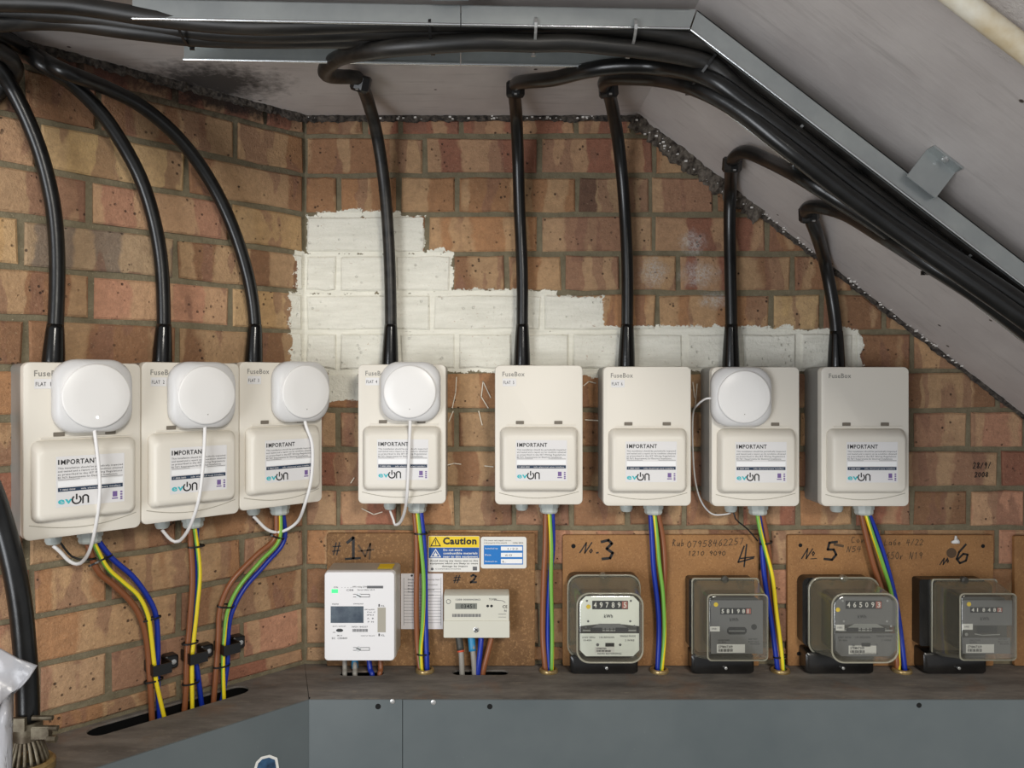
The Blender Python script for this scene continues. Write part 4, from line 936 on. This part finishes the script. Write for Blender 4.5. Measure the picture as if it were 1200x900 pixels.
scrawl(ik, 'handwriting', 'marker', '#', 531, 683, 9, 10, 1.2)
scrawl(ik, 'handwriting', 'marker', '2', 551, 682.5, 9, 10, 2.2, .05)
ik.build(B1, True)
for o in [c for c in B1.children if c.name.startswith('handwriting')]: pass
ik2 = bi_()
scrawl(ik2, 'handwriting', 'marker', 'N', 679, 648, 12, 12, 1.5, .5); scrawl(ik2, 'handwriting', 'marker', 'o', 690, 648, 8, 6, 1.3); ik2.stroke('handwriting', 'marker', [(699, 648), (701, 647.5)], 1.8)
ik2.stroke('handwriting', 'marker', [(705, 635), (713, 633), (717, 637), (711, 643), (718, 648), (715, 654), (706, 655)], 3.2)
ik2.stroke('handwriting', 'marker', [(872, 640), (865, 659), (883, 654)], 1.8); ik2.stroke('handwriting', 'marker', [(875, 638), (872, 664)], 1.8); ik2.stroke('handwriting', 'marker', [(868, 654.5), (884, 652.5)], 1.6)
scrawl(ik2, 'handwriting', 'smudge', 'Rub', 788, 640, 8, 5, .9); scrawl(ik2, 'handwriting', 'smudge', '07958462257', 805, 642, 7.5, 6.1, .9, .15, .4); scrawl(ik2, 'handwriting', 'smudge', '1210 9090', 806, 651, 5, 5, .9)
ik2.disc('screw_hole', 'hole', 672, 640, 2.6); ik2.build(B2, True)
ik3 = bi_()
scrawl(ik3, 'handwriting', 'marker', 'N', 939, 655, 12, 11, 1.4, .5); scrawl(ik3, 'handwriting', 'marker', 'o', 951, 651, 8, 5, 1.2); ik3.stroke('handwriting', 'marker', [(950, 655), (957, 654.5)], 1)
ik3.stroke('handwriting', 'marker', [(981, 635), (972, 636), (970, 644), (977, 644), (980, 650), (975, 656), (966, 655)], 2.8)
ik3.stroke('handwriting', 'smudge', [(978, 638), (988, 640)], 3)
scrawl(ik3, 'handwriting', 'smudge', 'Con', 997, 636, 7, 6, .8); scrawl(ik3, 'handwriting', 'smudge', 'N54', 992, 647, 7, 6, .8)
scrawl(ik3, 'handwriting', 'smudge', 'La6e 4/22', 1036, 639, 7, 5.2, .8); scrawl(ik3, 'handwriting', 'smudge', '650r N19', 1038, 655, 8, 5.5, .8)
scrawl(ik3, 'handwriting', 'marker', 'N', 1101, 662, 8, 8, 1.3, .5); scrawl(ik3, 'handwriting', 'marker', 'o', 1109, 659, 6, 4, 1.1)
ik3.stroke('handwriting', 'marker', [(1132, 638), (1124, 647), (1121, 655), (1125, 660), (1132, 657), (1134, 650), (1129, 649), (1123, 655)], 2.4)
ik3.disc('stain', 'smudge', 1115, 648, 6, -.0001)
for x, y in ((938, 639), (1152, 640), (936, 766)): ik3.disc('screw_hole', 'hole', x, y, 2.3)
ik3.build(B3, True)
q = U(1119, 633, .0145)
R = empty('paint_drip', q, 0, 'blob of white filler at the top edge of the board above number 6', 'filler')
mesh('filler_blob', *rloft([(0, -.008, .008, -.006, -.001, .002), (-.004, -.007, .007, -.006, 0, .002), (-.006, -.003, .003, -.004, .004, .002)], 4), 'bottle', R, True)
mesh('filler_neck', *cyl('z', (0, -.003, 0), .003, .0018, 0, .009, 8), 'bottle', R, True)
# ---------------------------------------------------------------- signs and card
def plate(name, x0, x1, y0, y1, r, mat, lab, cat, d=.0148):
    a, b = U(x0, y1, d), U(x1, y0, d); R = empty(name, ((a.x+b.x)/2, 0, a.z), 0, lab, cat)
    mesh('backing', *rloft([(-.0144, a.x, b.x, a.z, b.z, r), (-.0156, a.x, b.x, a.z, b.z, r)], 4), mat, R, world=True)
    return R, Ink(lambda x, y, l: U(x, y, .0158+l))
R, ik = plate('caution_sign', 502, 562, 628, 670, .002, 'signwhite', 'yellow, blue and white Caution sign on the chipboard', 'sign')
ik.rect('yellow_band', 'caution', 502.5, 628.5, 561.5, 641.5); ik.rect('blue_band', 'signblue', 502.5, 641.8, 561.5, 654)
ik.text('lettering', 'ink', 'Caution', 519, 637.6, 7.6, 39.5, .045, .0003)
ik.poly('warning_triangle', 'ink', [(504, 640.3), (517, 640.3), (510.5, 629.3)], .0002); ik.poly('warning_triangle_face', 'caution', [(506, 639.2), (515, 639.2), (510.5, 631.3)], .0004)
ik.stroke('lettering', 'ink', [(510.5, 633.3), (510.5, 636.8)], 1, .0006); ik.disc('lettering', 'ink', 510.5, 638.1, .6, .0006)
ik.poly('flame_triangle', 'signwhite', [(504, 653.2), (517, 653.2), (510.5, 643)], .0002); ik.poly('flame_field', 'signblue', [(505.8, 652.2), (515.2, 652.2), (510.5, 644.8)], .0004)
ik.poly('flame', 'signwhite', [(508.6, 651.6), (512.4, 651.6), (512.6, 649.6), (511.2, 648.6), (510.6, 646.6), (509.6, 648.6), (508.4, 649.8)], .0006)
for i, s in enumerate(['Do not store', 'combustible materials', 'near to this equipment']): ik.text('white_lettering', 'signwhite', s, 519.5, 645.6+i*3.9, 2.5, (22, 40, 40.5)[i], .03, .0003)
for i, s in enumerate(['Avoid storing any items next to this', 'equipment which are likely to cause', 'damage by impact']): ik.text('small_lettering', 'ink', s, (504, 504, 518)[i], 658+i*3.2, 1.9, (56, 56, 30)[i], .012, .0003)
ik.disc('emblem', 'fine', 506.5, 666.8, 1.6, .0003); ik.text('emblem', 'fine', 'CONNECTIONS', 510, 667.4, 1.2, 30, .01, .0003); ik.rect('emblem', 'fine', 554, 664, 559, 668.5, .0003)
ik.build(R, world=True)
R, ik = plate('blue_tag', 563.5, 617, 629, 666, .0045, 'signwhite', 'white rounded tag with a blue panel, right of the Caution sign', 'sign')
ik.rect('blue_panel', 'tagblue', 567, 639, 613, 661.5)
for i in range(3): ik.rect('write_on_strip', 'labelbright', 587, 640.5+i*7.3, 612, 645.2+i*7.6, .0002); ik.text('white_lettering', 'signwhite', ('Installed by', 'Date', 'Network no')[i], 568.5, 643.5+i*7.6, 1.8, (15, 7, 14)[i], .01, .0002)
ik.text('small_lettering', 'fine', 'This meter tails supply cut-out', 567, 634, 1.5, 32, .01, .0002); ik.text('small_lettering', 'fine', 'is the property of the network', 567, 636.8, 1.5, 27, .01, .0002); ik.text('small_lettering', 'fine', '10:06 2022', 601, 637, 1.6, 12, .02, .0002)
for i in range(3): ik.text('handwriting', 'fine', ('1 Nov', '60A', 'L Smith')[i] if False else ('1/22', '60', 'L')[i], 595-i*3, 644.2+i*7.5, 2.2, (12, 8, 4)[i], 0, .0004)
ik.build(R, world=True)
R, ik = plate('record_card', 470, 519, 672, 737, .0005, 'paper', 'white ruled record card pinned behind the hanging wires', 'card')
for i in range(12): ik.rect('ruled_line', 'fine', 473, 690+i*3.6, 517, 690.35+i*3.6, .0002)
ik.rect('ruled_line', 'fine', 473, 677, 473.4, 733); ik.rect('ruled_line', 'fine', 516.6, 677, 517, 733)
for i in range(5): ik.text('card_print', 'fine', ('Name', 'Address', 'Meter', 'Date', 'Reading')[i], 478, 680+i*3.6, 1.7, 10, .01, .0003)
for i in range(4): ik.text('card_print', 'grey_ink', ('Electricity board', 'Consumer', '4620', 'unit')[i], 501, 680+i*6, 1.8, (14, 12, 8, 7)[i], .01, .0003)
ik.disc('card_pin', 'ink', 482.5, 674.5, 1.3, .0004); ik.build(R, world=True)
# ---------------------------------------------------------------- the two white electronic meters
a, b = U(380, 774.5, .080), U(462.5, 670, .080)
R = empty('smart_meter', ((a.x+b.x)/2, -.014, a.z), 0, 'white electronic meter with a dark screen and green light, under # 1', 'meter')
xb = a.x-.0008
mesh('meter_back', *rloft([(-.0145, a.x, b.x+.003, a.z+.001, b.z+.0005, .006), (-.066, a.x, b.x+.0012, a.z, b.z, .006)], 5), 'meterside', R, True, world=True, sharp=40)
mesh('meter_front', *rloft([(-.066, a.x, b.x, a.z, b.z, .007), (-.078, a.x, b.x, a.z, b.z, .007), (-.080, a.x+.0012, b.x-.0012, a.z+.0012, b.z-.0012, .006)], 6), 'meterw', R, True, world=True, sharp=40)
q0, q1 = U(446, 661, .02), U(463, 661, .02)
mesh('yellow_sticker', *box(q0.x, q1.x, -.060, -.025, b.z+.0008, b.z+.0014), 'caution', R, world=True)
ik = Ink(lambda x, y, l: U(x, y, .0803+l))
ik.rect('meter_screen', 'lcd', 387.5, 710.5, 426, 730); ik.rect('status_light', 'led', 388.5, 690.5, 396, 695)
ik.rect('grey_strip', 'seam', 442.5, 712, 452, 741); ik.poly('optical_port', 'black', [(394, 738), (396, 736.8), (400, 736.8), (402, 738), (402, 739.6), (400, 740.6), (396, 740.6), (394, 739.6)])
for y, x1 in ((698, 433), (760.5, 433)):
    ik.stroke('sealing_screw', 'fine', [(414, y-1.6), (x1, y-1.6), (x1, y+1.6), (414, y+1.6)], .7); k1 = Ink(ik.fn); k1.disc('sealing_disc', 'screw', 420, y, 3, .0003); k1.build(R, world=True); ik.stroke('sealing_screw', 'ink', [(418, y-1), (422.5, y+1.4)], 1, .0006)
for s, x, y, h_, w_ in (('ON', 391, 689, 1.7, 5), ('- - - -', 400, 689, 1.7, 12), ('CE8', 406, 692.5, 2, 8), ('kWh rating 230V', 413, 688.5, 1.8, 17), ('Serial 50Hz 2019', 419, 692, 1.5, 20), ('display', 389, 708.5, 1.7, 8), ('contactor', 414, 708.3, 1.8, 12), ('1000 imp/kWh', 427, 715, 1.4, 12), ('Cat C', 430, 718, 1.4, 10), ('IP53', 430, 721.5, 1.6, 8), ('A  B', 430, 725.5, 1.6, 8), ('P N', 431, 729.5, 1.6, 7),
                        ('port optical', 390, 734.5, 1.4, 15), ('metering', 390, 741.5, 1.3, 3), ('14P29 1843257', 412, 735.5, 1.8, 19), ('EMC UK', 395, 745.5, 1.5, 6), ('EC  CE0889', 389, 749, 2.1, 18), ('made for the grid', 423, 745.5, 1.3, 16), ('XL', 446, 711, 2, 5), ('XL', 446, 745.5, 2, 5)):
    ik.text('meter_print', 'fine', s, x, y, h_, w_, .015)
ik.rect('meter_print', 'fine', 430, 686.5, 449, 689.5)
for yy in (708, 742.5): k1 = Ink(ik.fn); k1.rect('arrow_mark', 'ink', 443.5, yy, 445, yy+3); k1.build(R, world=True)
for i in range(16): ik.rect('barcode', 'fine', 413+i*1.15, 737, 413.6+i*1.15+(i % 3)*.15, 740.5)
ik.build(R, world=True, labels={'status_light': 'green lit light', 'meter_screen': 'dark blank screen'})
a, b = U(520, 747, .052), U(597, 697.5, .052)
R = empty('small_meter', ((a.x+b.x)/2, -.014, a.z), 0, 'small pale meter with a narrow display, under # 2', 'meter')
mesh('meter_case', *rloft([(-.0145, a.x, b.x, a.z, b.z+.001, .002), (-.050, a.x, b.x, a.z, b.z, .002), (-.052, a.x+.001, b.x-.001, a.z+.001, b.z-.001, .002)], 4), 'meterg', R, True, world=True, sharp=40)
zc = U(540, 727, .052).z
mesh('terminal_cover', *rloft([(-.050, a.x-.0005, b.x+.0005, a.z-.0005, zc, .0015), (-.0535, a.x, b.x, a.z, zc-.0005, .0015)], 3), 'meterg', R, world=True)
ik = Ink(lambda x, y, l: U(x, y, .0523+l))
ik.rect('meter_screen', 'lcdg', 533.5, 707, 559, 713.8); ik.text('meter_screen_digits', 'ink', '03451', 540, 712.6, 4.4, 16, .01, .0002)
ik.text('meter_print', 'fine', '12E8 0000043862', 534, 703.6, 1.9, 29, .02); ik.text('meter_print', 'ink', 'TUVEN', 573, 703.5, 2.4, 9, .005); k1 = Ink(ik.fn); k1.text('approval_mark', 'ink', 'CE', 589, 712.5, 3.2, 5.5, .02); k1.build(R, world=True); ik.text('meter_print', 'fine', 'N', 591, 717, 2.5, 2.5, .02)
ik.disc('emblem', 'fine', 525.5, 705, 2.8); ik.disc('emblem', 'meterg', 525.5, 705, 2.1, .0002); ik.disc('optical_port', 'ink', 571.5, 710.2, 1.6); ik.disc('optical_port', 'ink', 576, 710.2, 1.6)
for i in range(24): ik.rect('barcode', 'fine', 530+i*1.4, 719.4, 530.8+i*1.4+(i % 3)*.15, 723)
ik.rect('meter_print', 'fine', 584, 719.5, 593, 720); ik.rect('meter_print', 'fine', 584, 723, 593, 723.4); ik.stroke('meter_print', 'fine', [(579, 703), (589, 704), (592, 706)], .6)
ik.build(R, world=True)
q = U(558, 738, .0535); mesh('cover_screw', *lathe(q, [(.0052, q.y+.001), (.0052, q.y-.001), (.003, q.y-.0016)], 14, 'y'), 'screw', R, world=True)
ik = Ink(lambda x, y, l: U(x, y, .0553+l)); ik.stroke('screw_slot', 'ink', [(556.2, 736.6), (560, 739.6)], .9); ik.stroke('screw_slot', 'ink', [(556.6, 739.6), (559.6, 736.8)], .9); ik.build(R, world=True)
# tails under these meters
def tail(pts, r, mat, lab, col=None, band=None, d0=.03):
    root = pts[-1]; R = empty('meter_tail', root, 0, lab, 'wire', 'tails below the white meters')
    v, f, _ = tube(pts, r, 12, .006); mesh('tail_sheath', v, f, mat, R, True, world=True)
    if col: 
        m_, q = col; v, f, _ = tube(q, r*1.35, 12, .006); mesh('tail_sleeve', v, f, m_, R, True, world=True)
    if band: v, f, _ = tube(band, r*1.3, 12, .004); mesh('colour_band', v, f, 'redband', R, True, world=True)
SQ1 = on_shelf(424, 789); d1 = -SQ1.y
def tl(xs_, y0, top=.035): return [U(xs_[0], y0, top), U(xs_[1], y0+18, d1-.004), U(xs_[2], 789, d1), U(xs_[2], 812, d1)]
tail(tl((537, 540, 541.5), 742), .0050, 'greytail', 'grey sheathed tail with a red band, leftmost under the small meter', ('dialframe', [U(537, 742, .036), U(539.8, 762, .0435)]), [U(539.8, 761, .043), U(540.1, 764, .044)])
tail(tl((552, 554, 556), 742), .0050, 'greytail', 'grey tail with a light blue sleeve under the small meter', ('cyan', [U(552, 742, .036), U(553.7, 763, .0435)]))
tail(tl((564, 563, 560), 742), .0050, 'blue', 'dark blue tail under the small meter')
tail(tl((577, 573, 566), 742), .0050, 'brown', 'brown tail, rightmost under the small meter')
SQ1b = d1
tail(tl((404, 404, 404), 768), .0045, 'greytail', 'short grey tail, leftmost under the first white meter')
tail(tl((416, 416, 416), 768), .0048, 'greytail', 'short grey tail with a light blue sleeve under the first white meter', ('cyan', [U(416, 768, .036), U(416, 783, .038)]))
tail(tl((432, 434, 436), 768), .0048, 'blue', 'dark blue tail under the first white meter')
tail(tl((446, 446, 445), 768), .0048, 'brown', 'brown tail, rightmost under the first white meter')
# ---------------------------------------------------------------- clear-domed meters
def dome_meter(kind, face, num, flange, front, lab, base, digits, red, dB=.046, dFr=.112):
    """flange, front: px rectangles (x0,x1,y0,y1) at depths dB, dFr. kind 0: rounded octagon dome, kind 1: square dome"""
    fx0, fx1, fy0, fy1 = flange; gx0, gx1, gy0, gy1 = front
    a, b = U(fx0, fy1, dB), U(fx1, fy0, dB); c, d = U(gx0, gy1, dFr), U(gx1, gy0, dFr)
    ba, bb = U(base[0], base[3], .05), U(base[1], base[2], .05)
    zb = ZL+.0015
    R = empty('domed_meter', ((a.x+b.x)/2, -.014, zb), 0, lab, 'meter', 'old meters under clear domes')
    mesh('meter_base', *rloft([(-.0145, ba.x, bb.x, a.z+.012, b.z, .012 if kind == 0 else .005), (-.040, ba.x, bb.x, a.z+.012, b.z, .012 if kind == 0 else .005)], 5), 'bakelite', R, True, world=True, sharp=40)
    mesh('terminal_block', *rloft([(-.0145, ba.x+.004, bb.x-.006, zb, a.z+.006, .004), (-.050, ba.x+.002, bb.x-.004, zb, a.z+.003, .005), (-.053, ba.x+.006, bb.x-.008, zb, a.z-.001, .005)], 5), 'bakelite', R, True, world=True, sharp=40)
    mesh('inner_plate', *rloft([(-.040, a.x+.004, b.x-.004, a.z+.004, b.z-.004, .010), (-.043, a.x+.005, b.x-.005, a.z+.005, b.z-.005, .010)], 4), 'inner', R, world=True)
    # movement block behind the dial
    dd = dFr-.012; ex, ez = .010, .010
    mesh('movement', *rloft([(-.043, c.x+ex, d.x-ex, c.z+ez, d.z-ez, .010), (-dd+.003, c.x+ex, d.x-ex, c.z+ez, d.z-ez, .010)], 3), 'dialframe', R, world=True)
    r0 = .022 if kind == 0 else .006; r1 = .022 if kind == 0 else .008
    lerp = lambda k: (a.x+(c.x-a.x)*k, b.x+(d.x-b.x)*k, a.z+(c.z-a.z)*k, b.z+(d.z-b.z)*k)
    def spec(y, k, grow, r): x0, x1, z0, z1 = lerp(k); return (y, x0-grow, x1+grow, z0-grow, z1+grow, r)
    fl_ = [spec(-dB+.006, 0, .002, r0), spec(-dB, 0, .002, r0), spec(-dB-.001, 0, 0, r0)]
    if kind == 0: sh = [spec(-dB-.004, 0, -.001, r0), spec(-dB-.016, .15, -.001, r0), spec(-dB-.032, .85, .001, r1), spec(-dFr+.009, 1, 0, r1), spec(-dFr+.004, 1, -.0012, r1), spec(-dFr+.001, 1, -.004, r1), spec(-dFr, 1, -.008, r1)]
    else: sh = [spec(-dB-.004, 0, -.001, r0), spec(-dB-.020, .12, -.001, r0), spec(-dB-.040, .55, -.001, r1), spec(-dFr+.012, .98, 0, r1), spec(-dFr+.0015, 1, -.0015, r1), spec(-dFr, 1, -.004, r1)]
    mesh('clear_dome', *rloft(fl_+sh, 8, (False, True)), 'clear', R, True, world=True, sharp=60)
    for y_, k_, g_, rr2, nm in ((-dFr+.004, 1, -.001, r1, 'front_rim'), (-dB, 0, .0015, r0, 'back_rim')):
        x0, x1, z0, z1 = lerp(k_); cc = [(x, y_, z) for x, z in rr(x0-g_, x1+g_, z0-g_, z1+g_, rr2, 8)]
        V = []; Fc = []; n = len(cc); mx_, mz_ = (x0+x1)/2, (z0+z1)/2
        for (x, y, z) in cc:
            o_ = Vector((x-mx_, 0, z-mz_)).normalized()
            for q in range(8): V.append(Vector((x, y, z))+o_*.0019*math.cos(q*math.pi/4)+Vector((0, -1, 0))*.0019*math.sin(q*math.pi/4))
        for i in range(n):
            for q in range(8): Fc.append((i*8+q, i*8+(q+1) % 8, ((i+1) % n)*8+(q+1) % 8, ((i+1) % n)*8+q))
        mesh(nm, V, Fc, 'rim', R, True, world=True)
    # sealing lugs
    xm = (a.x+b.x)/2
    mesh('sealing_lug', *lathe((xm-.002, 0, b.z+.001), [(.0065, -dB+.002), (.0065, -dB-.006), (.003, -dB-.008)], 12, 'y'), 'clear' if kind == 0 else 'dialframe', R, world=True)
    mesh('sealing_screw', *lathe(((ba.x+bb.x)/2+.003, 0, zb+.011), [(.0028, -.053), (.0028, -.0575), (.0015, -.058)], 10, 'y'), 'screw', R, world=True)
    # dial
    X0, X1, Y0, Y1 = face; ik = Ink(lambda x, y, l: U(x, y, dd+l)); dm = 'dialw' if num == 3 else 'dialg'; ic = 'ink' if num == 3 else 'ink'
    ch = 7 if kind == 0 else 1; ym = Y0+(Y1-Y0)*.56 if kind == 0 else Y1
    Wd_, Hh = X1-X0, Y1-Y0
    fx = lambda u: X0+Wd_*u; fy = lambda v: Y0+Hh*v
    if kind == 0:
        ik.poly('dial_upper', dm, [(X0, fy(.50)), (fx(.28), fy(.47)), (fx(.72), fy(.47)), (X1, fy(.50)), (X1, Y0+ch), (X1-ch, Y0), (X0+ch, Y0), (X0, Y0+ch)], 0)
        ik.poly('dial_lower', dm, [(X0, Y1-ch), (X0+ch, Y1), (X1-ch, Y1), (X1, Y1-ch), (X1, fy(.62)), (X0, fy(.62))][::-1], 0)
        ik.poly('disc_edge', 'alu', [(fx(.05), fy(.585)), (fx(.95), fy(.585)), (fx(.95), fy(.56)), (fx(.05), fy(.56))], .0002)
        ik.poly('disc_frame', 'dialg' if num == 3 else 'alu', [(fx(.15), fy(.55)), (fx(.85), fy(.55)), (fx(.68), fy(.46)), (fx(.32), fy(.46))], .0004)
        ik.rect('disc_edge', 'ink', fx(.18), fy(.525), fx(.38), fy(.59), .0006); ik.rect('disc_edge', 'ink', fx(.6), fy(.525), fx(.82), fy(.59), .0006)
        for u in (.42, .5, .56): ik.rect('disc_edge', 'ink', fx(u), fy(.53), fx(u+.015), fy(.58), .0006)
    elif num == 4:
        ik.rect('dial_plate', dm, X0, Y0, X1, Y1)
        ik.poly('disc_window', 'black', [(fx(.31), fy(.54)), (fx(.35), fy(.50)), (fx(.65), fy(.50)), (fx(.69), fy(.54)), (fx(.69), fy(.60)), (fx(.65), fy(.64)), (fx(.35), fy(.64)), (fx(.31), fy(.60))], .0002)
        ik.stroke('disc_edge', 'alu', [(fx(.35), fy(.575)), (fx(.65), fy(.575))], .8, .0004); ik.disc('disc_window', 'black', fx(.83), fy(.50), 3.4, .0002)
    else:
        ik.rect('dial_upper', dm, X0, Y0, X1, fy(.47)); ik.rect('dial_lower', dm, X0, fy(.70), X1-2, Y1)
        ik.stroke('disc_edge', 'alu', [(fx(.25), fy(.63)), (fx(.4), fy(.655)), (fx(.75), fy(.64))], 1.2, .0002); ik.disc('disc_edge', 'alu', fx(.08), fy(.64), 2, .0002)
        ik.rect('disc_edge', 'black', fx(.3), fy(.49), fx(.7), fy(.61), .0001)
    # register
    ry = {3: (704, 714), 4: (712.5, 720), 5: (704, 713.5), 6: (711.5, 718)}[num]; rx = {3: (694, 736), 4: (844, 880.5), 5: (991, 1033.5), 6: (1137, 1175)}[num]
    n_ = len(digits); cw = (rx[1]-rx[0])/(n_+1)
    ik.rect('register_window', 'ink', rx[0], ry[0], rx[1], ry[1], .0008)
    ik.rect('red_wheel', 'redwheel', rx[1]-cw, ry[0]+.8, rx[1]-.6, ry[1]-.8, .0010)
    for i, ch_ in enumerate(digits+red): ik.text('register_digits', 'signwhite', ch_, rx[0]+cw*i+cw*.25, ry[1]-(ry[1]-ry[0])*.2, (ry[1]-ry[0])*.62, cw*(.2 if ch_ == '1' else .5), .02, .0012)
    cxx = (rx[0]+rx[1])/2-2
    ik.text('dial_print', ic, 'kWh', cxx-5, ry[1]+{3: 10, 4: 8, 5: 11, 6: 9}[num], 4, 10, .015, .0006)
    ik.disc('yellow_dot', 'caution', *{3: (689.5, 711), 4: (839, 708.5), 5: (982, 714.5), 6: (1135.5, 708)}[num], 2.6, .0006)
    if num != 3: ik.rect('white_tag', 'signwhite', *{4: (832, 734, 843.5, 740), 5: (979.5, 732, 989.5, 739), 6: (1127.5, 731, 1140, 738)}[num], .0012); ik.text('dial_print', 'fine', '0981', {4: 834, 5: 981, 6: 1130}[num], {4: 738, 5: 736.5, 6: 735.5}[num], 2, 6, .01, .0016)
    lx0, ly0, lx1, ly1 = {3: (697, 758, 720, 765), 4: (840, 755, 873, 765), 5: (994.5, 756.5, 1027, 766.5), 6: (1132, 755, 1165, 765)}[num]
    ik.rect('serial_label', 'signwhite', lx0, ly0, lx1, ly1, .0006); ik.text('serial_print', 'ink', 'S79M47309', lx0+2, ly0+(ly1-ly0)*.45, (ly1-ly0)*.3, (lx1-lx0)*.5, .02, .0009)
    for i in range(12): ik.rect('serial_print', 'ink', lx0+2+i*1.4, ly0+(ly1-ly0)*.55, lx0+2.7+i*1.4+(i % 3)*.2, ly1-1.2, .0009)
    if num in (3, 5):
        for s, u, v, w__ in (('230V 50Hz', .04, .70, .22), ('10-40A', .06, .75, .14), ('150 REV/kWh', .33, .70, .25), ('SINGLE PHASE', .68, .68, .26), ('2 WIRE', .76, .75, .16), ('NON REVERSING', .3, .97, .4)): ik.text('dial_print', 'fine' if num == 3 else 'ink', s, fx(u), fy(v), 2, w__*Wd_, .01, .0006)
        ik.rect('dial_print', 'ink', fx(.43), fy(.78), fx(.58), fy(.84), .0006); ik.disc('dial_print', 'fine', fx(.3), fy(.81), 1.8, .0006); ik.disc('dial_print', 'fine', fx(.68), fy(.81), 1.5, .0006)
        for u, v in ((.14, .42), (.85, .42), (.12, .08), (.86, .08), (.92, .50), (.1, .52)): ik.disc('rivet', 'screw' if num == 5 else 'fine', fx(u), fy(v), 1.3, .0006)
    else:
        for s, u, v, w__ in (('SINGLE PHASE', .14, .76, .22), ('20-80A', .14, .80, .15), ('200 REV', .72, .74, .18), ('BS37 CL2', .72, .79, .2), ('MADE IN ENGLAND', .76, .83, .18)): ik.text('dial_print', 'ink', s, fx(u), fy(v), 1.7, w__*Wd_, .01, .0006)
    ik.build(R, world=True)
    return R
dome_meter(0, (679.5, 749, 698.5, 769), 3, (666.5, 749, 675, 769), (676, 754.5, 695.5, 778), 'domed meter number 3 with a white octagonal dial', (667, 750, 670, 789), '49789', '5')
dome_meter(1, (833, 894, 703.5, 766), 4, (812, 888, 679, 768), (829.5, 901, 697, 775.5), 'domed meter number 4 with a plain square grey dial', (809, 886, 677, 789), '58198', '1')
dome_meter(0, (979, 1050, 698.5, 769), 5, (949, 1029, 678, 766), (975.5, 1054, 696, 778), 'domed meter number 5 with a grey octagonal dial', (943, 1026, 672, 789), '46509', '3')
dome_meter(1, (1128, 1186, 703.5, 766), 6, (1093, 1167, 680, 766), (1126, 1193, 696, 775), 'domed meter number 6 with a split square grey dial', (1081, 1158, 677, 789), '41848', '2')
